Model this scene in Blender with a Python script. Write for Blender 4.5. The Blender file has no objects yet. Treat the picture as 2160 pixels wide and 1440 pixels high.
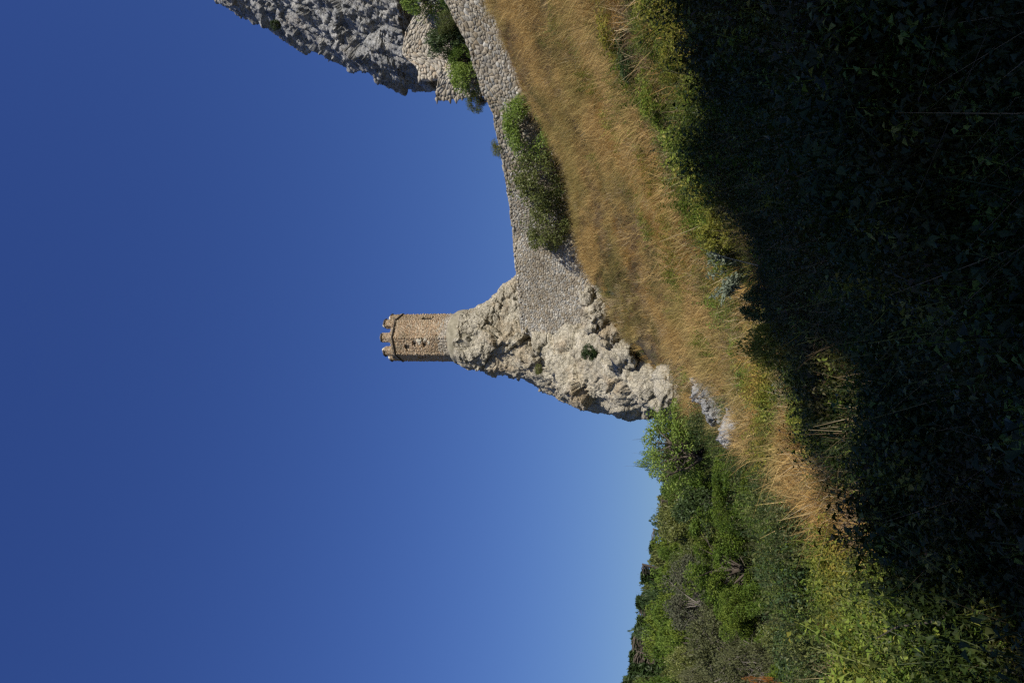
import bpy, bmesh, math, random
import numpy as np
from mathutils import Vector, Matrix
random.seed(7); RNG = np.random.default_rng(7)
S = bpy.context.scene; COL = S.collection
# ------------------------------------------------------------------ camera
PITCH = math.radians(19.5); FPX = 1647.0
cam_data = bpy.data.cameras.new('camera'); cam = bpy.data.objects.new('camera', cam_data); COL.objects.link(cam)
cam_data.sensor_width = 36.0; cam_data.lens = 36.0*FPX/2160.0; cam_data.clip_start = 0.1; cam_data.clip_end = 3000
CF = Vector((0, math.cos(PITCH), math.sin(PITCH))); CU = Vector((0, -math.sin(PITCH), math.cos(PITCH))); CX = Vector((1, 0, 0))
# the photograph was taken with the camera turned on its side: picture right = world down, picture up = world right
cam.matrix_world = Matrix(((-CU.x, CX.x, -CF.x, 0), (-CU.y, CX.y, -CF.y, 0), (-CU.z, CX.z, -CF.z, 0), (0, 0, 0, 1)))
S.camera = cam
# ------------------------------------------------------------------ sky and sun
SUN_EL = math.radians(38); SUN_AZ = math.radians(31)      # azimuth measured from straight behind the camera towards the right
SUN = Vector((math.sin(SUN_AZ)*math.cos(SUN_EL), -math.cos(SUN_AZ)*math.cos(SUN_EL), math.sin(SUN_EL)))
world = bpy.data.worlds.new('World'); S.world = world; world.use_nodes = True
wn = world.node_tree.nodes; wl = world.node_tree.links; wn.clear()
sky = wn.new('ShaderNodeTexSky'); sky.sky_type = 'NISHITA'; sky.sun_disc = False
sky.sun_elevation = SUN_EL; sky.sun_rotation = math.pi - SUN_AZ
sky.altitude = 200; sky.air_density = 1.7; sky.dust_density = 1.0; sky.ozone_density = 10.0
bg = wn.new('ShaderNodeBackground'); bg.inputs['Strength'].default_value = 0.073
hs = wn.new('ShaderNodeHueSaturation'); hs.inputs['Saturation'].default_value = 1.12; hs.inputs['Hue'].default_value = 0.524
wo = wn.new('ShaderNodeOutputWorld')
wl.new(sky.outputs[0], hs.inputs['Color']); wl.new(hs.outputs[0], bg.inputs[0]); wl.new(bg.outputs[0], wo.inputs[0])
sd = bpy.data.lights.new('sun', 'SUN'); sd.energy = 4.8; sd.angle = math.radians(0.53); sd.color = (1.0, 0.93, 0.82)
so = bpy.data.objects.new('sun', sd); COL.objects.link(so); so.rotation_euler = SUN.to_track_quat('Z', 'Y').to_euler()
S.view_settings.view_transform = 'Standard'; S.view_settings.look = 'None'; S.view_settings.gamma = 1; S.view_settings.use_curve_mapping = False
S.view_settings.exposure = 0.3
S.cycles.use_denoising = False; S.cycles.pixel_filter_type = 'BLACKMAN_HARRIS'; S.cycles.filter_width = 1.4; S.cycles.max_bounces = 6; S.cycles.diffuse_bounces = 3; S.cycles.transparent_max_bounces = 4

# ------------------------------------------------------------------ measuring helpers (u right, v down in the upright photograph)
cp, sp_ = math.cos(PITCH), math.sin(PITCH)
def P(u, v, Y):
    a = (u-720)/FPX; b = (1080-v)/FPX
    t = Y/(cp-b*sp_)
    return Vector((a*t, Y, t*(sp_+b*cp)))
def proj(x, y, z):
    x = np.asarray(x); y = np.asarray(y); z = np.asarray(z)
    d = np.maximum(y*cp+z*sp_, .05); up = -y*sp_+z*cp
    return 720+FPX*x/d, 1080-FPX*up/d, d

# ------------------------------------------------------------------ noise
def h3(ix, iy, iz, seed):
    n = (ix.astype(np.int64)*73856093) ^ (iy.astype(np.int64)*19349663) ^ (iz.astype(np.int64)*83492791) ^ (seed*2654435761)
    n &= 0xffffffff; n = ((n ^ (n >> 16))*0x45d9f3b) & 0xffffffff; n = ((n ^ (n >> 16))*0x45d9f3b) & 0xffffffff
    return ((n ^ (n >> 16)) & 0xffffff)/float(0xffffff)
def vnoise(p, seed=0):
    i = np.floor(p).astype(np.int64); f = p-i; w = f*f*(3-2*f); r = 0
    for dx in (0, 1):
        for dy in (0, 1):
            for dz in (0, 1):
                c = (w[:, 0] if dx else 1-w[:, 0])*(w[:, 1] if dy else 1-w[:, 1])*(w[:, 2] if dz else 1-w[:, 2])
                r = r+c*h3(i[:, 0]+dx, i[:, 1]+dy, i[:, 2]+dz, seed)
    return r*2-1
def fbm(p, octv=4, seed=0, gain=.5):
    r = 0; a = 1; q = p
    for k in range(octv):
        r = r+a*vnoise(q, seed+k*7); q = q*2.03+11.3; a *= gain
    return r
RM = np.array(Matrix.Rotation(.5, 3, 'Z') @ Matrix.Rotation(.35, 3, 'X') @ Matrix.Rotation(-.3, 3, 'Y'))
def facets(p, size, seed, slope=.62):
    """broken rock: every cell gets its own offset and its own tilt; returns displacement and distance to the crack"""
    q = p/size; i = np.floor(q).astype(np.int64)
    b1 = np.full(len(p), 1e9); b2 = np.full(len(p), 1e9); val = np.zeros(len(p))
    for dx in (-1, 0, 1):
        for dy in (-1, 0, 1):
            for dz in (-1, 0, 1):
                c = i+np.array([dx, dy, dz])
                r = [h3(c[:, 0], c[:, 1], c[:, 2], seed+k) for k in range(7)]
                f = c+np.stack(r[:3], 1); d = q-f; ad_ = np.abs(d@RM); dist = (.72*ad_.max(1)+.28*np.sqrt((d**2).sum(1)))**2
                g = (np.stack(r[3:6], 1)-.5)*2*slope
                vv = (r[6]-.5)*.55+(d*g).sum(1)*1.4
                near = dist < b1
                b2 = np.where(near, b1, np.minimum(b2, dist)); b1 = np.where(near, dist, b1); val = np.where(near, vv, val)
    edge = np.sqrt(b2)-np.sqrt(b1)
    return val*size, np.clip(edge/.10, 0, 1)

# ------------------------------------------------------------------ terrain
CP = []
for x, y, z in [(0, 0, -1.6), (-4, 0, -1.7), (4, 0, -1.3), (0, -6, -1.9), (-12, -6, -2.4), (12, -6, 0), (0, -30, -3), (30, -30, 4), (-30, -30, -5), (25, 5, 8), (40, 30, 22),
                (-9, 6, -1.7), (-20, 10, -1.8), (-30, 0, -3), (-4, 8, -1.2), (0, 4, -1.6), (3, 5, -1.0), (-3, 4, -1.6),
                (-10, 18, -1.2), (-16, 26, -0.8), (-8, 26, -0.4), (-10, 36, 0.5), (-22, 40, 2), (-30, 55, 3), (-10, 50, 1.5), (-8, 60, 2.5), (-60, 60, 3), (-40, 90, 8), (-15, 90, 7), (5, 95, 9),
                (-70, 140, 12), (-20, 140, 10), (20, 140, 12), (60, 120, 24), (100, 160, 30), (-150, 120, 8), (-300, 200, 10), (0, 400, 10), (300, 300, 30), (-250, 500, 10), (300, -100, 0), (-300, -100, -5), (0, -300, -5),
                (60, 50, 30), (30, 60, 22), (12, 60, 17), (22, 52, 19)]:
    CP.append((x, y, z))
for u, v, Y in [(720, 1900, 8), (720, 1790, 12), (700, 1700, 15), (720, 1640, 18), (760, 1560, 23), (760, 1470, 30), (760, 1385, 38), (760, 1310, 45), (900, 1236, 48), (900, 1330, 38), (900, 1430, 28), (900, 1530, 20), (900, 1640, 14.5),
                (1100, 1195, 45.3), (1100, 1300, 32), (1100, 1400, 21.5), (1100, 1510, 14.5), (1100, 1640, 10), (1100, 1800, 7),
                (1250, 1118, 43), (1280, 1250, 29), (1300, 1350, 18.5), (1300, 1470, 12.5), (1300, 1640, 8.5), (1400, 1060, 41), (1400, 1200, 27), (1420, 1330, 15.5), (1430, 1490, 10.5), (1420, 1650, 7), (1420, 1900, 4.5), (1600, 965, 39.5), (1700, 1250, 14), (1800, 850, 38),
                (600, 1455, 36), (640, 1430, 40), (560, 1560, 26), (480, 1640, 20), (620, 1640, 18.5), (420, 1700, 15.5), (330, 1790, 12), (500, 1760, 12.5), (250, 1860, 9.5), (100, 1900, 8), (300, 1760, 14)]:
    CP.append(tuple(P(u, v, Y)))
CP = np.array(CP); CC = 1.5
_d = np.sqrt(((CP[:, None, :2]-CP[None, :, :2])**2).sum(2)+CC*CC)
_n = len(CP); _A = np.zeros((_n+3, _n+3)); _A[:_n, :_n] = _d+np.eye(_n)*-0.03; _A[:_n, _n] = 1; _A[:_n, _n+1] = CP[:, 0]; _A[:_n, _n+2] = CP[:, 1]; _A[_n:, :_n] = _A[:_n, _n:].T
_W = np.linalg.solve(_A, np.concatenate([CP[:, 2], np.zeros(3)]))
def T(x, y):
    x = np.atleast_1d(np.asarray(x, float)).ravel(); y = np.atleast_1d(np.asarray(y, float)).ravel(); out = np.zeros(len(x))
    for s in range(0, len(x), 20000):
        xs = x[s:s+20000]; ys = y[s:s+20000]
        d = np.sqrt((xs[:, None]-CP[None, :, 0])**2+(ys[:, None]-CP[None, :, 1])**2+CC*CC)
        out[s:s+20000] = d@_W[:_n]+_W[_n]+_W[_n+1]*xs+_W[_n+2]*ys
    p = np.stack([x*.22, y*.22, x*0], 1); out += .22*fbm(p, 3, 5)*np.clip((y-8)/12, 0, 1)
    return out
def T1(x, y): return float(T([x], [y])[0])
def hit(u, v, h=0.0):
    Ys = np.concatenate([np.arange(2, 60, .1), np.arange(60, 200, .5)])
    a = (u-720)/FPX; b = (1080-v)/FPX; t = Ys/(cp-b*sp_)
    xs = a*t; zs = t*(sp_+b*cp); under = T(xs, Ys)+h >= zs; under[Ys < 3.0] = False; k = np.argmax(under)
    if not under.any() or Ys[k] > 47: return P(u, v, 46.2)
    return Vector((xs[k], Ys[k], zs[k]))

# ------------------------------------------------------------------ materials
def M_new(name):
    m = bpy.data.materials.new(name); m.use_nodes = True; nt = m.node_tree; nt.nodes.clear(); return m, nt
def N(nt, kind, **kw):
    n = nt.nodes.new(kind)
    for k, v in kw.items():
        if k.startswith('_'): setattr(n, k[1:], v)
        else: n.inputs[k.replace('__', ' ')].default_value = v
    return n
def ramp(nt, fac, stops):
    r = nt.nodes.new('ShaderNodeValToRGB'); e = r.color_ramp.elements
    while len(e) < len(stops): e.new(.5)
    for q, (p, c) in zip(e, stops): q.position = p; q.color = (*c, 1)
    nt.links.new(fac, r.inputs[0]); return r.outputs[0]
def mixc(nt, fac, a, b, mode='MIX'):
    m = nt.nodes.new('ShaderNodeMix'); m.data_type = 'RGBA'; m.blend_type = mode
    for s, v in ((0, fac), (6, a), (7, b)):
        if isinstance(v, (int, float)): m.inputs[s].default_value = v
        elif isinstance(v, tuple): m.inputs[s].default_value = (*v, 1)
        else: nt.links.new(v, m.inputs[s])
    return m.outputs[2]
def coords(nt, scale=1.0):
    g = nt.nodes.new('ShaderNodeNewGeometry'); return g.outputs['Position']
def noise(nt, vec, scale, detail=4, rough=.6):
    n = N(nt, 'ShaderNodeTexNoise', Scale=scale, Detail=detail, Roughness=rough); nt.links.new(vec, n.inputs['Vector']); return n.outputs[0]
def finish(nt, col, rough=.9, bump=None, bdist=.05, bstr=.6, spec=.2):
    b = N(nt, 'ShaderNodeBsdfPrincipled'); b.inputs['Roughness'].default_value = rough; b.inputs['Specular IOR Level'].default_value = spec
    if isinstance(col, tuple): b.inputs['Base Color'].default_value = (*col, 1)
    else: nt.links.new(col, b.inputs['Base Color'])
    if bump is not None:
        bp = N(nt, 'ShaderNodeBump', Strength=bstr, Distance=bdist); nt.links.new(bump, bp.inputs['Height']); nt.links.new(bp.outputs[0], b.inputs['Normal'])
    o = nt.nodes.new('ShaderNodeOutputMaterial'); nt.links.new(b.outputs[0], o.inputs[0])
def rock_mat(name, cols, stain=(.05, .05, .045), ochre=(.36, .25, .13), stain_amt=.5, ochre_amt=.5):
    m, nt = M_new(name); p = coords(nt)
    c = ramp(nt, noise(nt, p, .9, 8, .7), [(.3, cols[0]), (.5, cols[1]), (.68, cols[2])])
    o = ramp(nt, noise(nt, p, .35, 5, .65), [(.52, (0, 0, 0)), (.66, (ochre_amt,)*3)])
    c = mixc(nt, o, c, ochre)
    s = ramp(nt, noise(nt, p, 2.3, 8, .75), [(.5, (0, 0, 0)), (.62, (stain_amt,)*3)])
    c = mixc(nt, s, c, stain)
    f = ramp(nt, noise(nt, p, 9, 5, .7), [(.3, (.7,)*3), (.7, (1.2,)*3)])
    c = mixc(nt, 1.0, c, f, 'MULTIPLY')
    add = nt.nodes.new('ShaderNodeMath'); add.operation = 'ADD'
    v = N(nt, 'ShaderNodeTexVoronoi', Scale=2.2); v.feature = 'F1'; nt.links.new(p, v.inputs['Vector'])
    wv = N(nt, 'ShaderNodeTexNoise', Scale=.8, Detail=4); nt.links.new(p, wv.inputs['Vector']); wp = mixc(nt, .35, p, wv.outputs['Color'], 'ADD')
    v.feature = 'DISTANCE_TO_EDGE'; v.inputs['Scale'].default_value = 1.1; nt.links.new(wp, v.inputs['Vector'])
    v2 = N(nt, 'ShaderNodeTexVoronoi', Scale=3.1); v2.feature = 'DISTANCE_TO_EDGE'; nt.links.new(wp, v2.inputs['Vector'])
    def cr(o, w): q = nt.nodes.new('ShaderNodeMapRange'); q.inputs['From Max'].default_value = w; q.inputs['To Max'].default_value = .55; nt.links.new(o, q.inputs[0]); return q.outputs[0]
    a2 = nt.nodes.new('ShaderNodeMath'); a2.operation = 'ADD'; nt.links.new(cr(v.outputs[0], .03), a2.inputs[0]); nt.links.new(cr(v2.outputs[0], .05), a2.inputs[1])
    nt.links.new(noise(nt, p, 3.5, 10, .78), add.inputs[0]); nt.links.new(a2.outputs[0], add.inputs[1])
    finish(nt, c, .92, add.outputs[0], .25, .7); return m
MAT = {}
MAT['rock'] = rock_mat('tower_rock_limestone', [(.27, .245, .195), (.42, .385, .30), (.54, .505, .41)])
MAT['crag'] = rock_mat('crag_limestone', [(.18, .19, .20), (.32, .325, .325), (.50, .49, .46)], stain=(.05, .055, .055), ochre=(.22, .17, .11), stain_amt=.5, ochre_amt=.4)
MAT['pale'] = rock_mat('pale_outcrop', [(.19, .195, .19), (.30, .305, .30), (.43, .43, .415)], stain_amt=.4, ochre_amt=.1)
def stone_mat(name, stops, mult=1.0, bs=.03):
    m, nt = M_new(name); p = coords(nt)
    at = nt.nodes.new('ShaderNodeAttribute'); at.attribute_name = 'tint'
    oi = nt.nodes.new('ShaderNodeObjectInfo')
    ad = nt.nodes.new('ShaderNodeMath'); ad.operation = 'ADD'; nt.links.new(at.outputs['Fac'], ad.inputs[0]); nt.links.new(oi.outputs['Random'], ad.inputs[1])
    fr = nt.nodes.new('ShaderNodeMath'); fr.operation = 'FRACT'; nt.links.new(ad.outputs[0], fr.inputs[0])
    c = ramp(nt, fr.outputs[0], stops)
    f = ramp(nt, noise(nt, p, 6, 6, .7), [(.3, (.72*mult,)*3), (.7, (1.15*mult,)*3)])
    c = mixc(nt, 1.0, c, f, 'MULTIPLY')
    big = ramp(nt, noise(nt, p, .5, 4, .6), [(.42, (1, 1, 1)), (.62, (.72, .70, .66))])
    c = mixc(nt, 1.0, c, big, 'MULTIPLY')
    finish(nt, c, .9, noise(nt, p, 22, 6, .7), bs, .7); return m
MAT['stone'] = stone_mat('wall_rubble_stone', [(0, (.28, .25, .20)), (.15, (.40, .36, .29)), (.28, (.27, .27, .255)), (.42, (.44, .40, .33)), (.52, (.22, .19, .15)), (.64, (.36, .31, .23)), (.74, (.34, .34, .32)), (.86, (.32, .27, .19)), (.93, (.56, .55, .50)), (1, (.33, .31, .27))])
MAT['inner_stone'] = stone_mat('inner_wall_stone', [(0, (.42, .38, .31)), (.3, (.50, .46, .39)), (.5, (.38, .35, .30)), (.7, (.54, .50, .42)), (.85, (.42, .34, .25)), (1, (.45, .43, .38))])
MAT['brick'] = stone_mat('tower_masonry', [(0, (.38, .27, .17)), (.15, (.46, .35, .23)), (.3, (.37, .31, .22)), (.45, (.48, .36, .24)), (.6, (.42, .36, .27)), (.75, (.33, .24, .16)), (.9, (.52, .44, .33)), (1, (.44, .32, .21))])
def plain_mat(name, a, b, sc=4, bsc=20, bd=.02, rough=.9):
    m, nt = M_new(name); p = coords(nt)
    c = ramp(nt, noise(nt, p, sc, 6, .65), [(.3, a), (.7, b)])
    finish(nt, c, rough, noise(nt, p, bsc, 6, .7), bd, .6); return m
MAT['mortar'] = plain_mat('wall_mortar', (.30, .27, .21), (.42, .38, .31))
MAT['tower_mortar'] = plain_mat('tower_mortar', (.30, .24, .17), (.42, .35, .26))
MAT['collar'] = plain_mat('collar_render', (.17, .155, .11), (.36, .33, .25), 2.2, 12, .05)
MAT['ledge'] = plain_mat('dark_ledge_stone', (.035, .03, .025), (.08, .065, .05), 5)
MAT['cap'] = plain_mat('merlon_cap_stone', (.40, .37, .29), (.52, .49, .40), 5)
MAT['hole_shade'] = plain_mat('painted_hole_shade', (.03, .025, .02), (.06, .05, .04), 5)  # near-black colour stands for the shade inside the tower holes
MAT['bark'] = plain_mat('bark', (.05, .04, .03), (.12, .10, .08), 6, 25)
MAT['bark_grey'] = plain_mat('grey_bark', (.12, .105, .085), (.22, .20, .17), 6, 25)
m, nt = M_new('hillside_soil'); p = coords(nt)
c = ramp(nt, noise(nt, p, .5, 6, .65), [(.3, (.06, .048, .028)), (.5, (.10, .078, .045)), (.7, (.14, .11, .07))])
finish(nt, c, .95, noise(nt, p, 3, 8, .7), .2, .8); MAT['soil'] = m
def leaf_mat(name, cols, patch=None, pscale=.25, trans=.35, rough=.55, gloss=.25, pth=(.48, .58)):
    m, nt = M_new(name); p = coords(nt)
    at = nt.nodes.new('ShaderNodeAttribute'); at.attribute_name = 'tint'
    oi = nt.nodes.new('ShaderNodeObjectInfo')
    ad = nt.nodes.new('ShaderNodeMath'); ad.operation = 'ADD'; nt.links.new(at.outputs['Fac'], ad.inputs[0]); nt.links.new(oi.outputs['Random'], ad.inputs[1])
    hf = nt.nodes.new('ShaderNodeMath'); hf.operation = 'MULTIPLY'; hf.inputs[1].default_value = .5; nt.links.new(ad.outputs[0], hf.inputs[0])
    st = [(i/(len(cols)-1)*.8+.1, c) for i, c in enumerate(cols)]
    c = ramp(nt, hf.outputs[0], st)
    if patch:
        f = ramp(nt, noise(nt, p, pscale, 4, .6), [(pth[0], (0, 0, 0)), (pth[1], (1, 1, 1))])
        c2 = ramp(nt, hf.outputs[0], [(i/(len(patch)-1)*.8+.1, q) for i, q in enumerate(patch)])
        c = mixc(nt, f, c, c2)
    d = nt.nodes.new('ShaderNodeBsdfPrincipled'); nt.links.new(c, d.inputs['Base Color']); d.inputs['Roughness'].default_value = rough; d.inputs['Specular IOR Level'].default_value = gloss
    tr = nt.nodes.new('ShaderNodeBsdfTranslucent'); nt.links.new(c, tr.inputs['Color'])
    mx = nt.nodes.new('ShaderNodeMixShader'); mx.inputs[0].default_value = trans
    nt.links.new(d.outputs[0], mx.inputs[1]); nt.links.new(tr.outputs[0], mx.inputs[2])
    o = nt.nodes.new('ShaderNodeOutputMaterial'); nt.links.new(mx.outputs[0], o.inputs[0]); return m
MAT['dry'] = leaf_mat('dry_grass', [(0.226, 0.155, 0.061), (0.420, 0.294, 0.116), (0.613, 0.450, 0.194), (0.387, 0.241, 0.085)], [(0.210, 0.178, 0.061), (0.306, 0.256, 0.085), (0.452, 0.356, 0.146), (0.258, 0.202, 0.073)], .22, .3, .8, .1)
MAT['brown'] = leaf_mat('brown_scrub_grass', [(0.127, 0.088, 0.056), (0.225, 0.156, 0.092), (0.324, 0.230, 0.136), (0.184, 0.136, 0.086)], [(0.169, 0.163, 0.061), (0.240, 0.217, 0.086), (0.212, 0.149, 0.061)], .3, .3, .8, .1)
MAT['orange'] = leaf_mat('orange_grass', [(0.294, 0.172, 0.050), (0.458, 0.278, 0.089), (0.560, 0.372, 0.134)], None, .3, .3, .8, .1)
MAT['herb'] = leaf_mat('green_herb', [(0.053, 0.094, 0.013), (0.123, 0.188, 0.026), (0.228, 0.298, 0.047), (0.334, 0.315, 0.059)], [(0.246, 0.205, 0.036), (0.211, 0.236, 0.036), (0.386, 0.283, 0.059)], .35, .4)
MAT['shade_weed'] = leaf_mat('shade_darkened_weed', [(0.014, 0.027, 0.006), (0.029, 0.049, 0.007), (0.050, 0.071, 0.012)], [(0.042, 0.035, 0.007), (0.057, 0.058, 0.009), (0.066, 0.038, 0.013)], .8, .3, .5, .3)  # leaf colour lowered to carry part of the foreground shade
MAT['ash'] = leaf_mat('bright_green_leaf', [(0.053, 0.094, 0.012), (0.088, 0.144, 0.021), (0.150, 0.216, 0.037)], [(0.079, 0.116, 0.015), (0.123, 0.166, 0.021), (0.176, 0.223, 0.037)], .4, .3, .55, .15)
MAT['olive'] = leaf_mat('olive_green_leaf', [(0.076, 0.101, 0.027), (0.127, 0.151, 0.041), (0.186, 0.203, 0.054)], None, .4, .35, .5, .3)
MAT['deep'] = leaf_mat('deep_green_leaf', [(0.028, 0.055, 0.016), (0.047, 0.078, 0.023), (0.078, 0.117, 0.033)], None, .4, .25, .5, .3)
MAT['greyleaf'] = leaf_mat('grey_green_leaf', [(0.084, 0.090, 0.054), (0.120, 0.126, 0.078), (0.180, 0.174, 0.114)], None, .4, .3, .6, .2)
MAT['brownleaf'] = leaf_mat('brown_green_leaf', [(.065, .075, .03), (.095, .105, .042), (.135, .14, .065)], None, .4, .3, .6, .2)
MAT['redleaf'] = leaf_mat('reddish_leaf', [(.07, .03, .02), (.11, .05, .025), (.07, .07, .025)], None, .4, .3, .6, .2)
MAT['orangeleaf'] = leaf_mat('orange_leaf', [(0.210, 0.070, 0.014), (0.294, 0.112, 0.021), (0.140, 0.070, 0.021)], None, .4, .3, .6, .2)
MAT['shrub'] = leaf_mat('fresh_shrub_leaf', [(0.108, 0.177, 0.033), (0.183, 0.276, 0.050), (0.282, 0.354, 0.083)], None, .4, .4, .5, .3)
MAT['straw'] = leaf_mat('pale_straw', [(.40, .31, .17), (.50, .40, .24)], None, .4, .2, .7, .2)
MAT['silver'] = leaf_mat('silver_green_leaf', [(.12, .15, .10), (.18, .21, .15), (.24, .27, .20)], None, .4, .2, .7, .2)

# ------------------------------------------------------------------ object helpers
def tag(o, label=None, cat=None, group=None, kind=None):
    if label: o['label'] = label
    if cat: o['category'] = cat
    if group: o['group'] = group
    if kind: o['kind'] = kind
    return o
def mesh(name, V, F, mat=None, smooth=False, tint=None):
    me = bpy.data.meshes.new(name); V = np.asarray(V, np.float32); F = np.asarray(F, np.int32)
    k = F.shape[1]; me.vertices.add(len(V)); me.vertices.foreach_set('co', V.ravel())
    me.loops.add(F.size); me.loops.foreach_set('vertex_index', F.ravel()); me.polygons.add(len(F))
    me.polygons.foreach_set('loop_start', np.arange(0, F.size, k, dtype=np.int32)); me.polygons.foreach_set('loop_total', np.full(len(F), k, np.int32))
    if smooth: me.polygons.foreach_set('use_smooth', np.ones(len(F), bool))
    me.update(calc_edges=True)
    if tint is not None:
        a = me.attributes.new('tint', 'FLOAT', 'FACE'); a.data.foreach_set('value', np.asarray(tint, np.float32))
    if mat: me.materials.append(mat)
    return me
def obj(name, me, parent=None, loc=None):
    o = bpy.data.objects.new(name, me); COL.objects.link(o)
    if loc is not None: o.location = loc
    if parent: o.parent = parent
    return o
def empty(name, loc, rz=0):
    o = bpy.data.objects.new(name, None); COL.objects.link(o); o.location = loc; o.rotation_euler.z = rz; o.empty_display_size = .3; return o
def copy_tree(o, parent=None):
    c = o.copy(); COL.objects.link(c); c.parent = parent
    for ch in o.children: copy_tree(ch, c)
    return c
class MB:
    def __init__(s): s.V = []; s.F = []; s.T = []; s.n = 0
    def add(s, V, F, t=0.5):
        V = np.asarray(V, float); F = np.asarray(F, int); s.V.append(V); s.F.append(F+s.n); s.n += len(V); s.T.append(np.full(len(F), t) if np.isscalar(t) else np.asarray(t))
    def mesh(s, name, mat, smooth=False): return mesh(name, np.concatenate(s.V), np.concatenate(s.F), mat, smooth, np.concatenate(s.T))
def tube(mb, pts, rad, sides=5, t=.5):
    pts = [Vector(p) for p in pts]; V = []; n = len(pts)
    for i, p in enumerate(pts):
        d = (pts[min(i+1, n-1)]-pts[max(i-1, 0)]).normalized(); a = d.orthogonal().normalized(); b = d.cross(a)
        for k in range(sides):
            an = 2*math.pi*k/sides; V.append(p+(a*math.cos(an)+b*math.sin(an))*rad[i])
    F = [(i*sides+k, i*sides+(k+1) % sides, (i+1)*sides+(k+1) % sides, (i+1)*sides+k) for i in range(n-1) for k in range(sides)]
    mb.add(V, F, t)

# ------------------------------------------------------------------ ground
def axis(stops):
    out = [stops[0][0]]
    for (a, st), (b, _) in zip(stops[:-1], stops[1:]):
        n = max(1, round((b-a)/st)); out += [a+(b-a)*(i+1)/n for i in range(n)]
    return np.array(out)
gx = axis([(-900, 60), (-120, 8), (-40, 1), (-20, .35), (30, 1), (60, 8), (140, 60), (900, 60)]); gy = axis([(-600, 60), (-60, 5), (-6, .35), (56, 1), (80, 5), (160, 40), (1400, 40)])
X, Yg = np.meshgrid(gx, gy); Z = T(X.ravel(), Yg.ravel())
Z = Z+.10*fbm(np.stack([X.ravel()*1.3, Yg.ravel()*1.3, Z*0], 1), 3, 3)*(np.abs(X.ravel()) < 50)
nx = len(gx); ii = np.arange(nx*(len(gy)-1)); ii = ii[(ii % nx) < nx-1]
g = obj('ground', mesh('ground', np.stack([X.ravel(), Yg.ravel(), Z], 1), np.stack([ii, ii+1, ii+nx+1, ii+nx], 1), MAT['soil'], True)); tag(g, kind='structure')

# ------------------------------------------------------------------ rocks
def loft(levels, nu, nv, power=2.6, amp=1.0,  seed=1, sizes=((3.4, .09), (1.5, .12), (.65, .08), (.28, .06)), crumble=.12, strata=None, taper=0):
    """levels: (z, xl, xr, yf, yb, shear) top to bottom; closed top"""
    L = np.array(levels, float); s = np.linspace(0, 1, nv); k = np.linspace(0, 1, len(L))
    lv = np.stack([np.interp(s, k, L[:, j]) for j in range(6)], 1)
    an = np.linspace(0, 2*np.pi, nu, endpoint=False); an = an+.48*np.cos(an)   # denser on the side that faces the valley
    cx = np.sign(np.cos(an))*np.abs(np.cos(an))**(2/power); sy = np.sign(np.sin(an))*np.abs(np.sin(an))**(2/power)
    xs = (lv[:, 1]+lv[:, 2])[:, None]/2+(lv[:, 2]-lv[:, 1])[:, None]/2*cx[None]
    ys = (lv[:, 3]+lv[:, 4])[:, None]/2+(lv[:, 4]-lv[:, 3])[:, None]/2*sy[None]
    ys = ys+lv[:, 5][:, None]*(cx[None]*.5+.5); zs = np.repeat(lv[:, 0][:, None], nu, 1)
    P0 = np.stack([xs, ys, zs], 2)
    du = np.roll(P0, -1, 1)-np.roll(P0, 1, 1); dv = np.gradient(P0, axis=0); nrm = np.cross(dv, du); nrm /= np.linalg.norm(nrm, axis=2, keepdims=True)+1e-9
    cen = np.stack([(lv[:, 1]+lv[:, 2])/2, (lv[:, 3]+lv[:, 4])/2+lv[:, 5]/2, lv[:, 0]], 1)[:, None]
    flip = np.sign(((P0-cen)*nrm).sum(2, keepdims=True)+1e-9); nrm *= flip
    p = P0.reshape(-1, 3); nn = nrm.reshape(-1, 3); q = p.copy()
    if strata is not None: q = q@np.array(strata)
    wob = np.stack([fbm(q*.5, 3, seed+40), fbm(q*.5, 3, seed+50), fbm(q*.5, 3, seed+60)], 1)*.5; d = 0
    for j, (sz, am) in enumerate(sizes):
        f, e = facets(q+wob*sz*.22, sz, seed+j*13); d = d+f*am*2.2-(1-e)*sz*am*.12
    rdg = 1-np.abs(fbm(q*np.array([1.1, 1.1, .7]), 4, seed+8)); d = d+crumble*fbm(q*4.5, 4, seed+5, .6)+.25*fbm(q*.7, 2, seed+6)-1.1*crumble*np.clip((rdg-.86)/.14, 0, 1)**1.5*2
    d = d-d.mean()-.05
    tp = np.repeat(np.clip(np.linspace(0, 1, nv)*taper+.28, 0, 1), nu) if taper else 1.0
    p = p+nn*(d*amp*tp)[:, None]
    i = np.arange(nu*(nv-1)); c = i % nu; r = i//nu
    F = np.stack([r*nu+c, (r+1)*nu+c, (r+1)*nu+(c+1) % nu, r*nu+(c+1) % nu], 1)
    top = p[:nu].mean(0); V = np.concatenate([p, [top]])
    ti = np.arange(0, nu); F2 = np.stack([ti, (ti+1) % nu, np.full(nu, len(V)-1), np.full(nu, len(V)-1)], 1)
    return V, F, F2[:, :3]
def loft_obj(name, mat, *a, **k):
    V, F, F2 = loft(*a, **k); bm = bmesh.new()
    me = mesh(name, V, F, mat, False)
    m2 = bmesh.new(); m2.from_mesh(me); m2.verts.ensure_lookup_table()
    for t in F2: m2.faces.new([m2.verts[int(i)] for i in t])
    m2.to_mesh(me); m2.free(); bm.free(); return obj(name, me)
def lev(v, ul, ur, yf, yb, sh, Yref):
    a = P(ul, v, Yref); b = P(ur, v, Yref); return (a.z, a.x, b.x, yf, yb, sh)
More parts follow.
